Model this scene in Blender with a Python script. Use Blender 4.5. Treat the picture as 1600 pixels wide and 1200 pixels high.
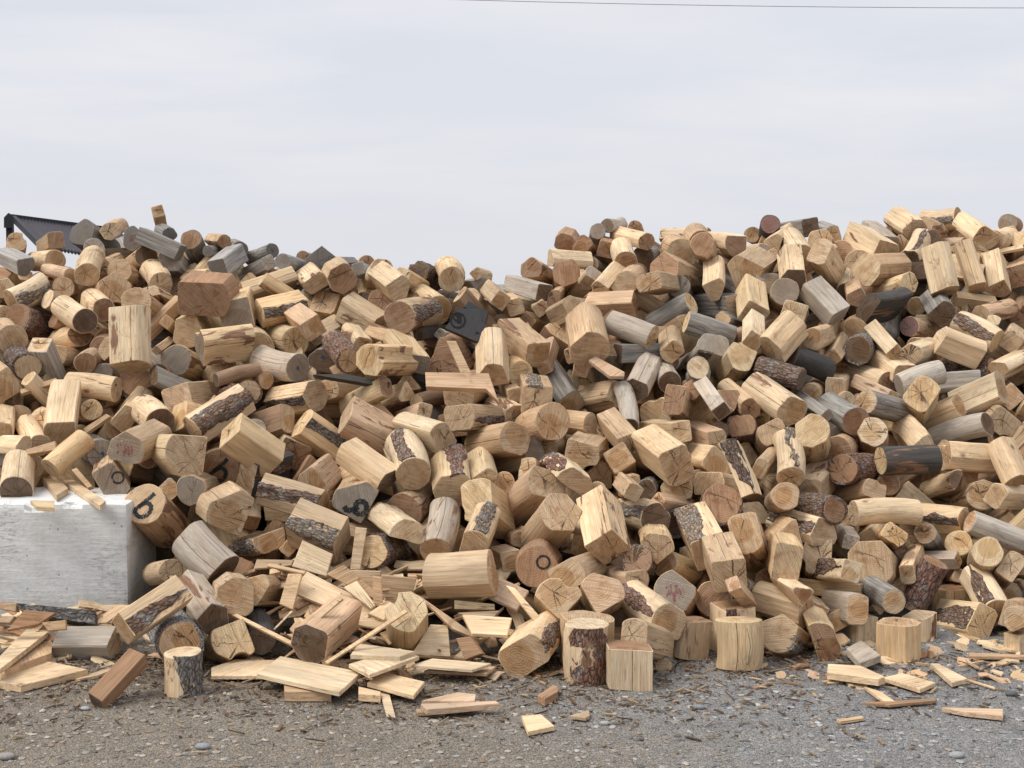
import bpy, math, random
import numpy as np
from mathutils import Vector, Matrix
R_ = random.Random(7)
rad = math.radians
scene = bpy.context.scene
for o in list(bpy.data.objects): bpy.data.objects.remove(o)
# ---------------------------------------------------------------- camera
F = 2250.0; HC = 1.68; PITCH = math.atan(160 / F)
cam_d = bpy.data.cameras.new("camera"); cam = bpy.data.objects.new("camera", cam_d)
scene.collection.objects.link(cam); scene.camera = cam
cam.location = (0, 0, HC); cam.rotation_euler = (math.pi / 2 - PITCH, 0, 0)
cam_d.sensor_width = 36; cam_d.lens = F / 1600 * 36; cam_d.clip_end = 2000; cam_d.clip_start = .05
scene.render.resolution_x = 1024; scene.render.resolution_y = 768
# ---------------------------------------------------------------- world, sun, exposure
scene.view_settings.view_transform = 'Standard'; scene.view_settings.look = 'None'
scene.view_settings.gamma = 1; scene.view_settings.exposure = 0.0
SUN_EL, SUN_AZ = rad(54), rad(248)      # light veiled by cloud, high, behind the camera's left shoulder
world = bpy.data.worlds.new("World"); scene.world = world; world.use_nodes = True
wt = world.node_tree; wt.nodes.clear()
def N(t, typ, ins=None, **props):
    n = t.nodes.new(typ)
    for k, v in props.items(): setattr(n, k, v)
    for k, v in (ins or {}).items():
        s = n.inputs[k]
        if isinstance(v, bpy.types.NodeSocket): t.links.new(v, s)
        else: s.default_value = v
    return n
def M_(t, op, a, b=0.0, c=0.0, clamp=False):
    n = N(t, 'ShaderNodeMath', {0: a, 1: b, 2: c}, operation=op, use_clamp=clamp); return n.outputs[0]
def V_(t, op, a, b=(0, 0, 0)):
    n = N(t, 'ShaderNodeVectorMath', {0: a, 1: b}, operation=op); return n.outputs[0]
def MIX(t, f, a, b, mode='MIX'):
    n = t.nodes.new('ShaderNodeMix'); n.data_type = 'RGBA'; n.blend_type = mode
    for s, v in ((n.inputs[0], f), (n.inputs[6], a), (n.inputs[7], b)):
        if isinstance(v, bpy.types.NodeSocket): t.links.new(v, s)
        else: s.default_value = v if not isinstance(v, tuple) or len(v) == 4 else (*v, 1)
    return n.outputs[2]
def RMP(t, v, a, b, c=0.0, d=1.0):
    n = N(t, 'ShaderNodeMapRange', {0: v, 1: a, 2: b, 3: c, 4: d}, clamp=True); return n.outputs[0]
def NOISE(t, vec, scale, detail=3, rough=.55, dist=0.0):
    return N(t, 'ShaderNodeTexNoise', {'Vector': vec, 'Scale': scale, 'Detail': detail, 'Roughness': rough, 'Distortion': dist}).outputs[0]
sky = N(wt, 'ShaderNodeTexSky', sky_type='NISHITA', sun_disc=False, sun_elevation=SUN_EL, sun_rotation=SUN_AZ)
tc = N(wt, 'ShaderNodeTexCoord').outputs['Generated']
sp = N(wt, 'ShaderNodeSeparateXYZ', {0: tc})
# flat cloud sheet: project the view direction on a plane overhead so that the streaks flatten near the horizon
zz = M_(wt, 'ADD', M_(wt, 'MAXIMUM', sp.outputs[2], 0.0), .16)
cv = N(wt, 'ShaderNodeCombineXYZ', {0: M_(wt, 'DIVIDE', sp.outputs[0], zz), 1: M_(wt, 'DIVIDE', sp.outputs[1], zz), 2: 0.0}).outputs[0]
c1 = NOISE(wt, V_(wt, 'MULTIPLY', cv, (.9, 1.5, 1)), 1.1, 6, .55, .4)
c2 = NOISE(wt, V_(wt, 'MULTIPLY', cv, (1, 1, 1)), .5, 3, .5)
ccol = MIX(wt, RMP(wt, c1, .38, .66), (.72, .755, .825), (.85, .85, .885))
ccol = MIX(wt, RMP(wt, c2, .4, .65, 0, .5), ccol, (.77, .78, .83))
ccol = MIX(wt, RMP(wt, sp.outputs[2], .0, .14), (.745, .755, .80), ccol)
zen = RMP(wt, sp.outputs[2], 0.25, 1.0, 1.0, 1.35)
ccol = V_(wt, 'MULTIPLY', ccol, N(wt, 'ShaderNodeCombineXYZ', {0: zen, 1: zen, 2: zen}).outputs[0])
bg1 = N(wt, 'ShaderNodeBackground', {0: ccol, 1: 1.04}); bg2 = N(wt, 'ShaderNodeBackground', {0: sky.outputs[0], 1: 0.05})
mx = N(wt, 'ShaderNodeMixShader', {0: .06, 1: bg1.outputs[0], 2: bg2.outputs[0]})
N(wt, 'ShaderNodeOutputWorld', {0: mx.outputs[0]})
sun_d = bpy.data.lights.new("sun", 'SUN'); sun = bpy.data.objects.new("sun", sun_d); scene.collection.objects.link(sun)
sun_d.energy = 2.9; sun_d.angle = rad(34); sun_d.color = (1, .95, .87)
sd = Vector((math.sin(SUN_AZ) * math.cos(SUN_EL), math.cos(SUN_AZ) * math.cos(SUN_EL), math.sin(SUN_EL)))
sun.rotation_euler = sd.to_track_quat('Z', 'Y').to_euler()
# ---------------------------------------------------------------- helpers
C = scene.collection
CAM = np.array([0, 0, HC]); cp, sp_ = math.cos(PITCH), math.sin(PITCH)
def ray(px, py):
    cx = (px - 800) / F; cy = -(py - 600) / F
    y = cp + cy * sp_; z = -sp_ + cy * cp
    return np.array([cx / y, 1.0, z / y])
K = .60
def foot(px): return float(np.interp(px, [0, 1050, 1250, 1430, 1600], [6.25, 6.15, 6.35, 6.8, 6.95]))
def surf(px, py):
    k = K + (foot(px) - 6.2) * .12; return (HC + k * foot(px)) / (k - ray(px, py)[2])
def at(px, py, Y): return CAM + ray(px, py) * Y
def gnd(px, py, z=0.0):
    r = ray(px, py); return CAM + r * ((z - HC) / r[2])
def project(p):
    d = p - CAM; zc = d[1] * cp - d[2] * sp_; yc = d[1] * sp_ + d[2] * cp
    return 800 + F * d[0] / zc, 600 - F * yc / zc
SKY = [(-2500, 395), (0, 395), (100, 378), (180, 356), (250, 354), (330, 374), (450, 396), (560, 412), (640, 424), (720, 424), (780, 440), (850, 408), (900, 370),
       (950, 354), (1100, 368), (1200, 352), (1300, 362), (1400, 335), (1500, 334), (1560, 352), (1600, 334), (1700, 334), (4200, 400)]
def skyline(px): return float(np.interp(px, [a for a, b in SKY], [b for a, b in SKY]))
def tag(o, label=None, cat=None, group=None, kind=None):
    for k, v in (('label', label), ('category', cat), ('group', group), ('kind', kind)):
        if v: o[k] = v
    return o
class MB:
    """collects vertices, faces and the attributes lc (local wood coordinates), col (base colour), tn (seed, weathering, radius)"""
    def __init__(s): s.v = []; s.f = []; s.m = []; s.lc = []; s.col = []; s.tn = []; s.n = 0
    def add(s, v, f, mat, lc, col, tn):
        v = np.asarray(v, float); k = len(v)
        s.v.append(v); s.lc.append(np.asarray(lc, float))
        col = np.asarray(col, float); s.col.append(np.broadcast_to(col, (k, 3)) if col.ndim == 1 else col)
        s.tn.append(np.broadcast_to(np.asarray(tn, float), (k, 3)))
        s.f += [[i + s.n for i in q] for q in f]; s.m += [mat] * len(f); s.n += k
    def build(s, name, mats, parent=None, matrix=None, smooth=None):
        me = bpy.data.meshes.new(name); me.from_pydata(np.concatenate(s.v).tolist(), [], s.f)
        for m in mats: me.materials.append(m)
        me.polygons.foreach_set('material_index', s.m)
        for nm, dat, ty in (('lc', s.lc, 'FLOAT_VECTOR'), ('tn', s.tn, 'FLOAT_VECTOR')):
            a = me.attributes.new(nm, ty, 'POINT'); a.data.foreach_set('vector', np.concatenate(dat).astype(np.float32).ravel())
        c = np.concatenate(s.col); c = np.concatenate([c, np.ones((len(c), 1))], 1).astype(np.float32)
        a = me.attributes.new('col', 'FLOAT_COLOR', 'POINT'); a.data.foreach_set('color', c.ravel())
        if smooth:
            me.polygons.foreach_set('use_smooth', [True] * len(me.polygons)); me.set_sharp_from_angle(angle=rad(smooth))
        me.update()
        o = bpy.data.objects.new(name, me); C.objects.link(o)
        if parent: o.parent = parent
        elif matrix is not None: o.matrix_world = matrix
        return o
# ---------------------------------------------------------------- materials
def newmat(name):
    m = bpy.data.materials.new(name); m.use_nodes = True; t = m.node_tree; t.nodes.clear()
    b = N(t, 'ShaderNodeBsdfPrincipled'); N(t, 'ShaderNodeOutputMaterial', {0: b.outputs[0]})
    b.inputs['Roughness'].default_value = .75; b.inputs['Specular IOR Level'].default_value = .25
    return m, t, b
def attrs(t):
    a = N(t, 'ShaderNodeAttribute', attribute_name='lc').outputs['Vector']
    c = N(t, 'ShaderNodeAttribute', attribute_name='col').outputs['Color']
    n = N(t, 'ShaderNodeSeparateXYZ', {0: N(t, 'ShaderNodeAttribute', attribute_name='tn').outputs['Vector']})
    seed = N(t, 'ShaderNodeCombineXYZ', {0: M_(t, 'MULTIPLY', n.outputs[0], 13.7), 1: M_(t, 'MULTIPLY', n.outputs[0], 7.3), 2: M_(t, 'MULTIPLY', n.outputs[0], 3.1)}).outputs[0]
    return a, c, n.outputs[0], n.outputs[1], n.outputs[2], seed
def bump(t, b, h, dist, strength=1.0):
    t.links.new(N(t, 'ShaderNodeBump', {'Height': h, 'Distance': dist, 'Strength': strength}).outputs[0], b.inputs['Normal'])
def MUL(t, c, f):
    v = N(t, 'ShaderNodeCombineXYZ', {0: f, 1: f, 2: f}).outputs[0]; return V_(t, 'MULTIPLY', c, v)
def wood_side():
    m, t, b = newmat("wood_grain"); lc, col, sd, we, RR, seed = attrs(t)
    p = V_(t, 'ADD', lc, seed)
    kn = N(t, 'ShaderNodeTexVoronoi', {'Vector': V_(t, 'MULTIPLY', p, (6.5, 6.5, 5)), 'Scale': 1.0})
    kd = kn.outputs['Distance']; kc = N(t, 'ShaderNodeSeparateXYZ', {0: kn.outputs['Color']}).outputs[0]
    kon = RMP(t, kc, .52, .54)
    warp = M_(t, 'MULTIPLY', RMP(t, kd, 0.0, .35, 1, 0), kon)
    pw = V_(t, 'ADD', p, N(t, 'ShaderNodeCombineXYZ', {0: M_(t, 'MULTIPLY', warp, .03), 1: M_(t, 'MULTIPLY', warp, .03), 2: 0.0}).outputs[0])
    g1 = NOISE(t, V_(t, 'MULTIPLY', pw, (1, 1, .045)), 70, 4, .6, .3)
    g2 = NOISE(t, V_(t, 'MULTIPLY', pw, (1, 1, .03)), 260, 2, .5)
    g3 = NOISE(t, V_(t, 'MULTIPLY', p, (1, 1, .35)), 7, 3, .55)
    g4 = NOISE(t, V_(t, 'MULTIPLY', p, (1, 1, .6)), 16, 4, .6, 1.0)
    c = MUL(t, col, RMP(t, g3, .3, .7, .74, 1.16))
    c = MIX(t, RMP(t, g1, .42, .68, 0, .48), c, MIX(t, 1.0, c, (.70, .50, .34), 'MULTIPLY'))
    c = MUL(t, c, RMP(t, g2, .3, .7, .80, 1.14))
    c = MIX(t, M_(t, 'MULTIPLY', RMP(t, g4, .56, .70), RMP(t, M_(t, 'FRACT', M_(t, 'MULTIPLY', sd, 7.7)), .3, .9, .12, .75)), c, MIX(t, 1.0, c, (.48, .40, .34), 'MULTIPLY'))
    c = MIX(t, M_(t, 'MULTIPLY', RMP(t, kd, .03, .13, .85, 0), kon), c, (.13, .06, .03))
    ib = NOISE(t, V_(t, 'MULTIPLY', p, (1, 1, .25)), 11, 5, .65, .8)
    c = MIX(t, M_(t, 'MULTIPLY', RMP(t, ib, .56, .60), M_(t, 'GREATER_THAN', M_(t, 'FRACT', M_(t, 'MULTIPLY', sd, 11.3)), .66)), c, MUL(t, MIX(t, g1, (.30, .17, .10), (.11, .06, .04)), RMP(t, g2, .3, .7, .6, 1.4)))
    # fine lengthwise drying cracks
    ck = NOISE(t, V_(t, 'MULTIPLY', p, (1, 1, .012)), 42, 1, .4)
    cl = M_(t, 'MULTIPLY', RMP(t, M_(t, 'ABSOLUTE', M_(t, 'SUBTRACT', ck, .5)), .0, .010, 1, 0), RMP(t, NOISE(t, p, 7, 2), .52, .6))
    c = MIX(t, M_(t, 'MULTIPLY', cl, .75), c, (.07, .045, .03))
    # weathering: silvery grey in streaks
    wm = RMP(t, M_(t, 'ADD', we, M_(t, 'MULTIPLY', M_(t, 'SUBTRACT', g4, .5), .9)), .45, .75)
    gy = MIX(t, RMP(t, g1, .35, .65), (.47, .425, .37), (.085, .075, .066))
    c = MIX(t, M_(t, 'MULTIPLY', wm, RMP(t, we, .1, .4, 0, .85)), c, MIX(t, .38, gy, col))
    t.links.new(c, b.inputs['Base Color'])
    bump(t, b, M_(t, 'SUBTRACT', M_(t, 'ADD', M_(t, 'ADD', g1, M_(t, 'MULTIPLY', g2, .5)), M_(t, 'MULTIPLY', g4, .6)), cl), .004, .8)
    return m
def wood_end():
    m, t, b = newmat("end_grain"); lc, col, sd, we, RR, seed = attrs(t)
    flat = V_(t, 'MULTIPLY', lc, (1, 1, 0)); s = N(t, 'ShaderNodeSeparateXYZ', {0: flat})
    p = V_(t, 'ADD', flat, seed)
    off = N(t, 'ShaderNodeCombineXYZ', {0: M_(t, 'MULTIPLY', M_(t, 'SINE', M_(t, 'MULTIPLY', sd, 91.0)), M_(t, 'MULTIPLY', RR, .28)),
                                        1: M_(t, 'MULTIPLY', M_(t, 'SINE', M_(t, 'MULTIPLY', sd, 57.0)), M_(t, 'MULTIPLY', RR, .28)), 2: 0.0}).outputs[0]
    q = V_(t, 'ADD', flat, off); qs = N(t, 'ShaderNodeSeparateXYZ', {0: q})
    n = t.nodes.new('ShaderNodeVectorMath'); n.operation = 'LENGTH'; t.links.new(q, n.inputs[0]); r = n.outputs['Value']
    nz = NOISE(t, p, 14, 3, .55)
    rr = M_(t, 'ADD', r, M_(t, 'MULTIPLY', nz, .035))
    ring = M_(t, 'SINE', M_(t, 'MULTIPLY', rr, 620.0)); ring2 = M_(t, 'SINE', M_(t, 'MULTIPLY', rr, 1750.0))
    rel = M_(t, 'DIVIDE', rr, M_(t, 'ADD', RR, .02))
    heart = RMP(t, rel, .66, .74, 1, 0)
    c = MIX(t, M_(t, 'MULTIPLY', heart, RMP(t, M_(t, 'FRACT', M_(t, 'MULTIPLY', sd, 5.3)), .2, .7, .15, .95)), MUL(t, col, 1.12), MIX(t, 1.0, col, (.90, .77, .63), 'MULTIPLY'))
    c = MUL(t, c, M_(t, 'ADD', 1.0, M_(t, 'ADD', M_(t, 'MULTIPLY', ring, .085), M_(t, 'MULTIPLY', ring2, .05))))
    # saw marks and fibres
    a = M_(t, 'MULTIPLY', sd, 40.0)
    u = M_(t, 'ADD', M_(t, 'MULTIPLY', s.outputs[0], M_(t, 'SINE', a)), M_(t, 'MULTIPLY', s.outputs[1], M_(t, 'COSINE', a)))
    v = M_(t, 'SUBTRACT', M_(t, 'MULTIPLY', s.outputs[0], M_(t, 'COSINE', a)), M_(t, 'MULTIPLY', s.outputs[1], M_(t, 'SINE', a)))
    sw = NOISE(t, V_(t, 'ADD', N(t, 'ShaderNodeCombineXYZ', {0: M_(t, 'MULTIPLY', u, 1.0), 1: M_(t, 'MULTIPLY', v, .05), 2: 0.0}).outputs[0], seed), 190, 3, .6)
    c = MUL(t, c, RMP(t, sw, .3, .7, .68, 1.2))
    bl = NOISE(t, p, 22, 4, .6)
    c = MIX(t, RMP(t, bl, .48, .70, 0, .65), c, MIX(t, 1.0, c, (.58, .42, .31), 'MULTIPLY'))
    # radial checks: cell borders of a pattern that only depends on the angle
    nn = V_(t, 'NORMALIZE', q)
    wob = NOISE(t, p, 28, 2, .5)
    vv = V_(t, 'ADD', V_(t, 'ADD', V_(t, 'MULTIPLY', MUL(t, nn, RMP(t, M_(t, 'FRACT', M_(t, 'MULTIPLY', sd, 6.1)), 0, 1, .35, 1.15)), (1, 1, 0)), V_(t, 'MULTIPLY', seed, (1, 1, 1))), N(t, 'ShaderNodeCombineXYZ', {0: M_(t, 'MULTIPLY', wob, .38), 1: M_(t, 'MULTIPLY', wob, -.3), 2: 0.0}).outputs[0])
    vo = N(t, 'ShaderNodeTexVoronoi', {'Vector': vv, 'Scale': 1.0}, feature='DISTANCE_TO_EDGE').outputs['Distance']
    wid = M_(t, 'DIVIDE', .0010, M_(t, 'ADD', r, .004))
    ck = M_(t, 'MULTIPLY', M_(t, 'LESS_THAN', vo, wid), RMP(t, NOISE(t, V_(t, 'ADD', seed, nn), 2.3, 1), .45, .5))
    ck = M_(t, 'MULTIPLY', M_(t, 'MULTIPLY', ck, M_(t, 'ADD', M_(t, 'MULTIPLY', RMP(t, rel, .45, 1.0, 1, .0), M_(t, 'GREATER_THAN', M_(t, 'FRACT', M_(t, 'MULTIPLY', sd, 9.1)), .45)), M_(t, 'MULTIPLY', RMP(t, rel, .12, .5, 0, 1.0), M_(t, 'LESS_THAN', M_(t, 'FRACT', M_(t, 'MULTIPLY', sd, 9.1)), .45)))), M_(t, 'GREATER_THAN', M_(t, 'FRACT', M_(t, 'MULTIPLY', sd, 3.3)), .50))
    c = MIX(t, M_(t, 'MULTIPLY', ck, .85), c, (.055, .035, .022))
    wm = RMP(t, M_(t, 'ADD', we, M_(t, 'MULTIPLY', M_(t, 'SUBTRACT', bl, .5), 1.2)), .4, .8)
    c = MIX(t, M_(t, 'MULTIPLY', wm, RMP(t, we, .1, .4, 0, .75)), c, MIX(t, .5, MUL(t, col, 1.0), MIX(t, sw, (.10, .088, .075), (.30, .265, .23))))
    t.links.new(c, b.inputs['Base Color'])
    bump(t, b, M_(t, 'SUBTRACT', M_(t, 'ADD', M_(t, 'ADD', sw, M_(t, 'MULTIPLY', ring, .12)), M_(t, 'MULTIPLY', bl, .6)), M_(t, 'MULTIPLY', ck, 2.0)), .003, .8)
    return m
def bark_mat():
    m, t, b = newmat("bark"); lc, col, sd, we, RR, seed = attrs(t)
    p = V_(t, 'ADD', lc, seed); ps = V_(t, 'MULTIPLY', p, (1, 1, .45))
    d = V_(t, 'ADD', ps, MUL(t, N(t, 'ShaderNodeTexNoise', {'Vector': ps, 'Scale': 25.0, 'Detail': 3.0}).outputs['Color'], .03))
    v = N(t, 'ShaderNodeTexVoronoi', {'Vector': d, 'Scale': 55.0}, feature='DISTANCE_TO_EDGE').outputs['Distance']
    n1 = NOISE(t, ps, 80, 5, .7); n2 = NOISE(t, p, 18, 4, .6, .6)
    c = MIX(t, RMP(t, n1, .35, .65), MUL(t, col, .6), MUL(t, col, 2.3))
    c = MIX(t, RMP(t, n2, .52, .62, 0, .7), c, (.30, .285, .27))
    c = MIX(t, RMP(t, n2, .40, .32, 0, .6), c, (.16, .075, .045))
    c = MIX(t, RMP(t, v, .02, .10, .6, 0), c, (.03, .022, .018))
    t.links.new(c, b.inputs['Base Color']); b.inputs['Roughness'].default_value = .9
    bump(t, b, M_(t, 'ADD', M_(t, 'MINIMUM', M_(t, 'MULTIPLY', v, 3.0), .6), n1), .010, 1.0)
    return m
def plain(name, colr, rough=.7, nscale=60, amt=.25, bd=.001, metal=0.0):
    m, t, b = newmat(name); tcx = N(t, 'ShaderNodeTexCoord').outputs['Object']
    n = NOISE(t, tcx, nscale, 4, .6)
    t.links.new(MUL(t, N(t, 'ShaderNodeRGB').outputs[0], RMP(t, n, .3, .7, 1 - amt, 1 + amt)), b.inputs['Base Color'])
    for x in t.nodes:
        if x.type == 'RGB': x.outputs[0].default_value = (*colr, 1)
    b.inputs['Roughness'].default_value = rough; b.inputs['Metallic'].default_value = metal
    bump(t, b, n, bd, .6); return m
def concrete():
    m, t, b = newmat("white_painted_concrete"); o = N(t, 'ShaderNodeTexCoord').outputs['Object']
    n1 = NOISE(t, o, 3, 5, .6); n2 = NOISE(t, o, 40, 4, .65); n3 = NOISE(t, V_(t, 'MULTIPLY', o, (9, 9, 1.1)), 2, 4, .6)
    n4 = NOISE(t, V_(t, 'MULTIPLY', o, (1, 1, 12)), 6, 4, .6)
    c = MIX(t, RMP(t, n1, .35, .65), (.66, .665, .655), (.74, .745, .73))
    c = MIX(t, RMP(t, n3, .50, .72, 0, .28), c, (.45, .445, .43))
    c = MIX(t, RMP(t, n4, .56, .68, 0, .22), c, (.40, .41, .40))
    c = MUL(t, c, RMP(t, n2, .3, .7, .93, 1.05))
    z = N(t, 'ShaderNodeSeparateXYZ', {0: o}).outputs[2]
    c = MIX(t, M_(t, 'MULTIPLY', RMP(t, M_(t, 'ADD', z, M_(t, 'MULTIPLY', n2, .16)), .06, .26, 1, 0), .7), c, (.33, .29, .24))
    v = N(t, 'ShaderNodeTexVoronoi', {'Vector': o, 'Scale': 26.0}); vd = v.outputs['Distance']
    pit = M_(t, 'MULTIPLY', M_(t, 'LESS_THAN', vd, .14), RMP(t, N(t, 'ShaderNodeSeparateXYZ', {0: v.outputs['Color']}).outputs[0], .75, .76))
    sc = NOISE(t, V_(t, 'MULTIPLY', o, (.35, .35, 3)), 11, 4, .7, 1.5)
    scr = M_(t, 'MULTIPLY', RMP(t, M_(t, 'ABSOLUTE', M_(t, 'SUBTRACT', sc, .5)), 0, .012, 1, 0), RMP(t, n1, .54, .6))
    c = MIX(t, M_(t, 'MAXIMUM', M_(t, 'MULTIPLY', pit, .6), M_(t, 'MULTIPLY', scr, .5)), c, (.2, .2, .19))
    t.links.new(c, b.inputs['Base Color']); b.inputs['Roughness'].default_value = .6
    bump(t, b, M_(t, 'SUBTRACT', M_(t, 'ADD', n2, M_(t, 'MULTIPLY', n4, .8)), M_(t, 'ADD', M_(t, 'MULTIPLY', pit, 3), scr)), .004, .7)
    return m
def gravel():
    m, t, b = newmat("gravel"); o = N(t, 'ShaderNodeTexCoord').outputs['Object']; s = N(t, 'ShaderNodeSeparateXYZ', {0: o})
    big = NOISE(t, o, .9, 4, .6)
    side = RMP(t, M_(t, 'ADD', M_(t, 'ADD', s.outputs[0], M_(t, 'MULTIPLY', M_(t, 'SUBTRACT', s.outputs[1], 6.0), .5)), M_(t, 'MULTIPLY', big, 1.6)), .2, 1.4)
    base = MIX(t, side, (.265, .226, .18), (.275, .267, .26))
    n1 = NOISE(t, o, 35, 5, .7); n2 = NOISE(t, o, 220, 4, .7); n3 = NOISE(t, o, 7, 4, .6)
    v = N(t, 'ShaderNodeTexVoronoi', {'Vector': V_(t, 'ADD', o, MUL(t, N(t, 'ShaderNodeTexNoise', {'Vector': o, 'Scale': 60.0}).outputs['Color'], .012)), 'Scale': 150.0})
    rnd = N(t, 'ShaderNodeSeparateXYZ', {0: v.outputs['Color']}).outputs[0]
    v2 = N(t, 'ShaderNodeTexVoronoi', {'Vector': o, 'Scale': 38.0}); rnd2 = N(t, 'ShaderNodeSeparateXYZ', {0: v2.outputs['Color']}).outputs[0]
    c = MUL(t, base, RMP(t, rnd, 0, 1, .66, 1.4)); c = MUL(t, c, RMP(t, n2, .3, .7, .7, 1.25))
    pb = M_(t, 'MULTIPLY', RMP(t, v2.outputs['Distance'], .28, .34, 1, 0), RMP(t, rnd2, .6, .62))
    c = MIX(t, pb, c, MUL(t, MIX(t, rnd, (.22, .22, .225), (.36, .34, .32)), RMP(t, n1, .3, .7, .8, 1.2)))
    c = MUL(t, c, RMP(t, n3, .3, .7, .85, 1.12))
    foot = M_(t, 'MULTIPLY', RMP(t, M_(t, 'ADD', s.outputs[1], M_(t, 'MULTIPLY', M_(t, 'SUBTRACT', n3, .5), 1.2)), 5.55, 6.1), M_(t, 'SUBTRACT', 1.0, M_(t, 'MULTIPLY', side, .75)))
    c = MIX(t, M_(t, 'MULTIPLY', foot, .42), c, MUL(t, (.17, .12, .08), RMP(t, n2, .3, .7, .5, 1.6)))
    t.links.new(c, b.inputs['Base Color']); b.inputs['Roughness'].default_value = .9
    h = M_(t, 'ADD', M_(t, 'MULTIPLY', M_(t, 'SUBTRACT', 1.0, v.outputs['Distance']), .8), M_(t, 'ADD', M_(t, 'MULTIPLY', pb, 1.2), M_(t, 'MULTIPLY', n1, .8)))
    bump(t, b, h, .012, 1.0); return m
def attr_mat(name, rough=.85, ns=180):
    m, t, b = newmat(name); lc, col, sd, we, RR, seed = attrs(t)
    o = N(t, 'ShaderNodeTexCoord').outputs['Object']
    n = NOISE(t, o, ns, 3, .6); t.links.new(MUL(t, col, RMP(t, n, .3, .7, .75, 1.25)), b.inputs['Base Color'])
    b.inputs['Roughness'].default_value = rough; bump(t, b, n, .002, .5); return m
WS, WE, BK = wood_side(), wood_end(), bark_mat()
PEB, LIT = attr_mat("pebbles", .8), attr_mat("chips", .85, 300)
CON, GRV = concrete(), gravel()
def paint(name, colr, thr):
    m = plain(name, colr, .7, 90, .35); t = m.node_tree; b = [x for x in t.nodes if x.type == 'BSDF_PRINCIPLED'][0]
    n = NOISE(t, V_(t, 'MULTIPLY', N(t, 'ShaderNodeTexCoord').outputs['Object'], (1, .35, 1)), 95, 4, .75)
    t.links.new(RMP(t, n, thr - .04, thr + .08, 0, .95), b.inputs['Alpha']); return m
BLACK = paint("black_marker_paint", (.022, .026, .028), .38); REDP = paint("red_paint", (.24, .07, .085), .50); BLUEP = paint("blue_paint", (.035, .09, .17), .44)
PALEP = paint("pale_chalk", (.40, .36, .32), .46)
STEEL = plain("dark_steel", (.035, .035, .042), .5, 30, .2, .0005, .3); SHEET = plain("corrugated_sheet", (.085, .08, .095), .45, 20, .15, .0005, .3)
CABLE = plain("cable_rubber", (.30, .30, .31), .6); COREM = plain("bark_mulch", (.06, .04, .025), .95, 40, .5, .02)
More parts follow.
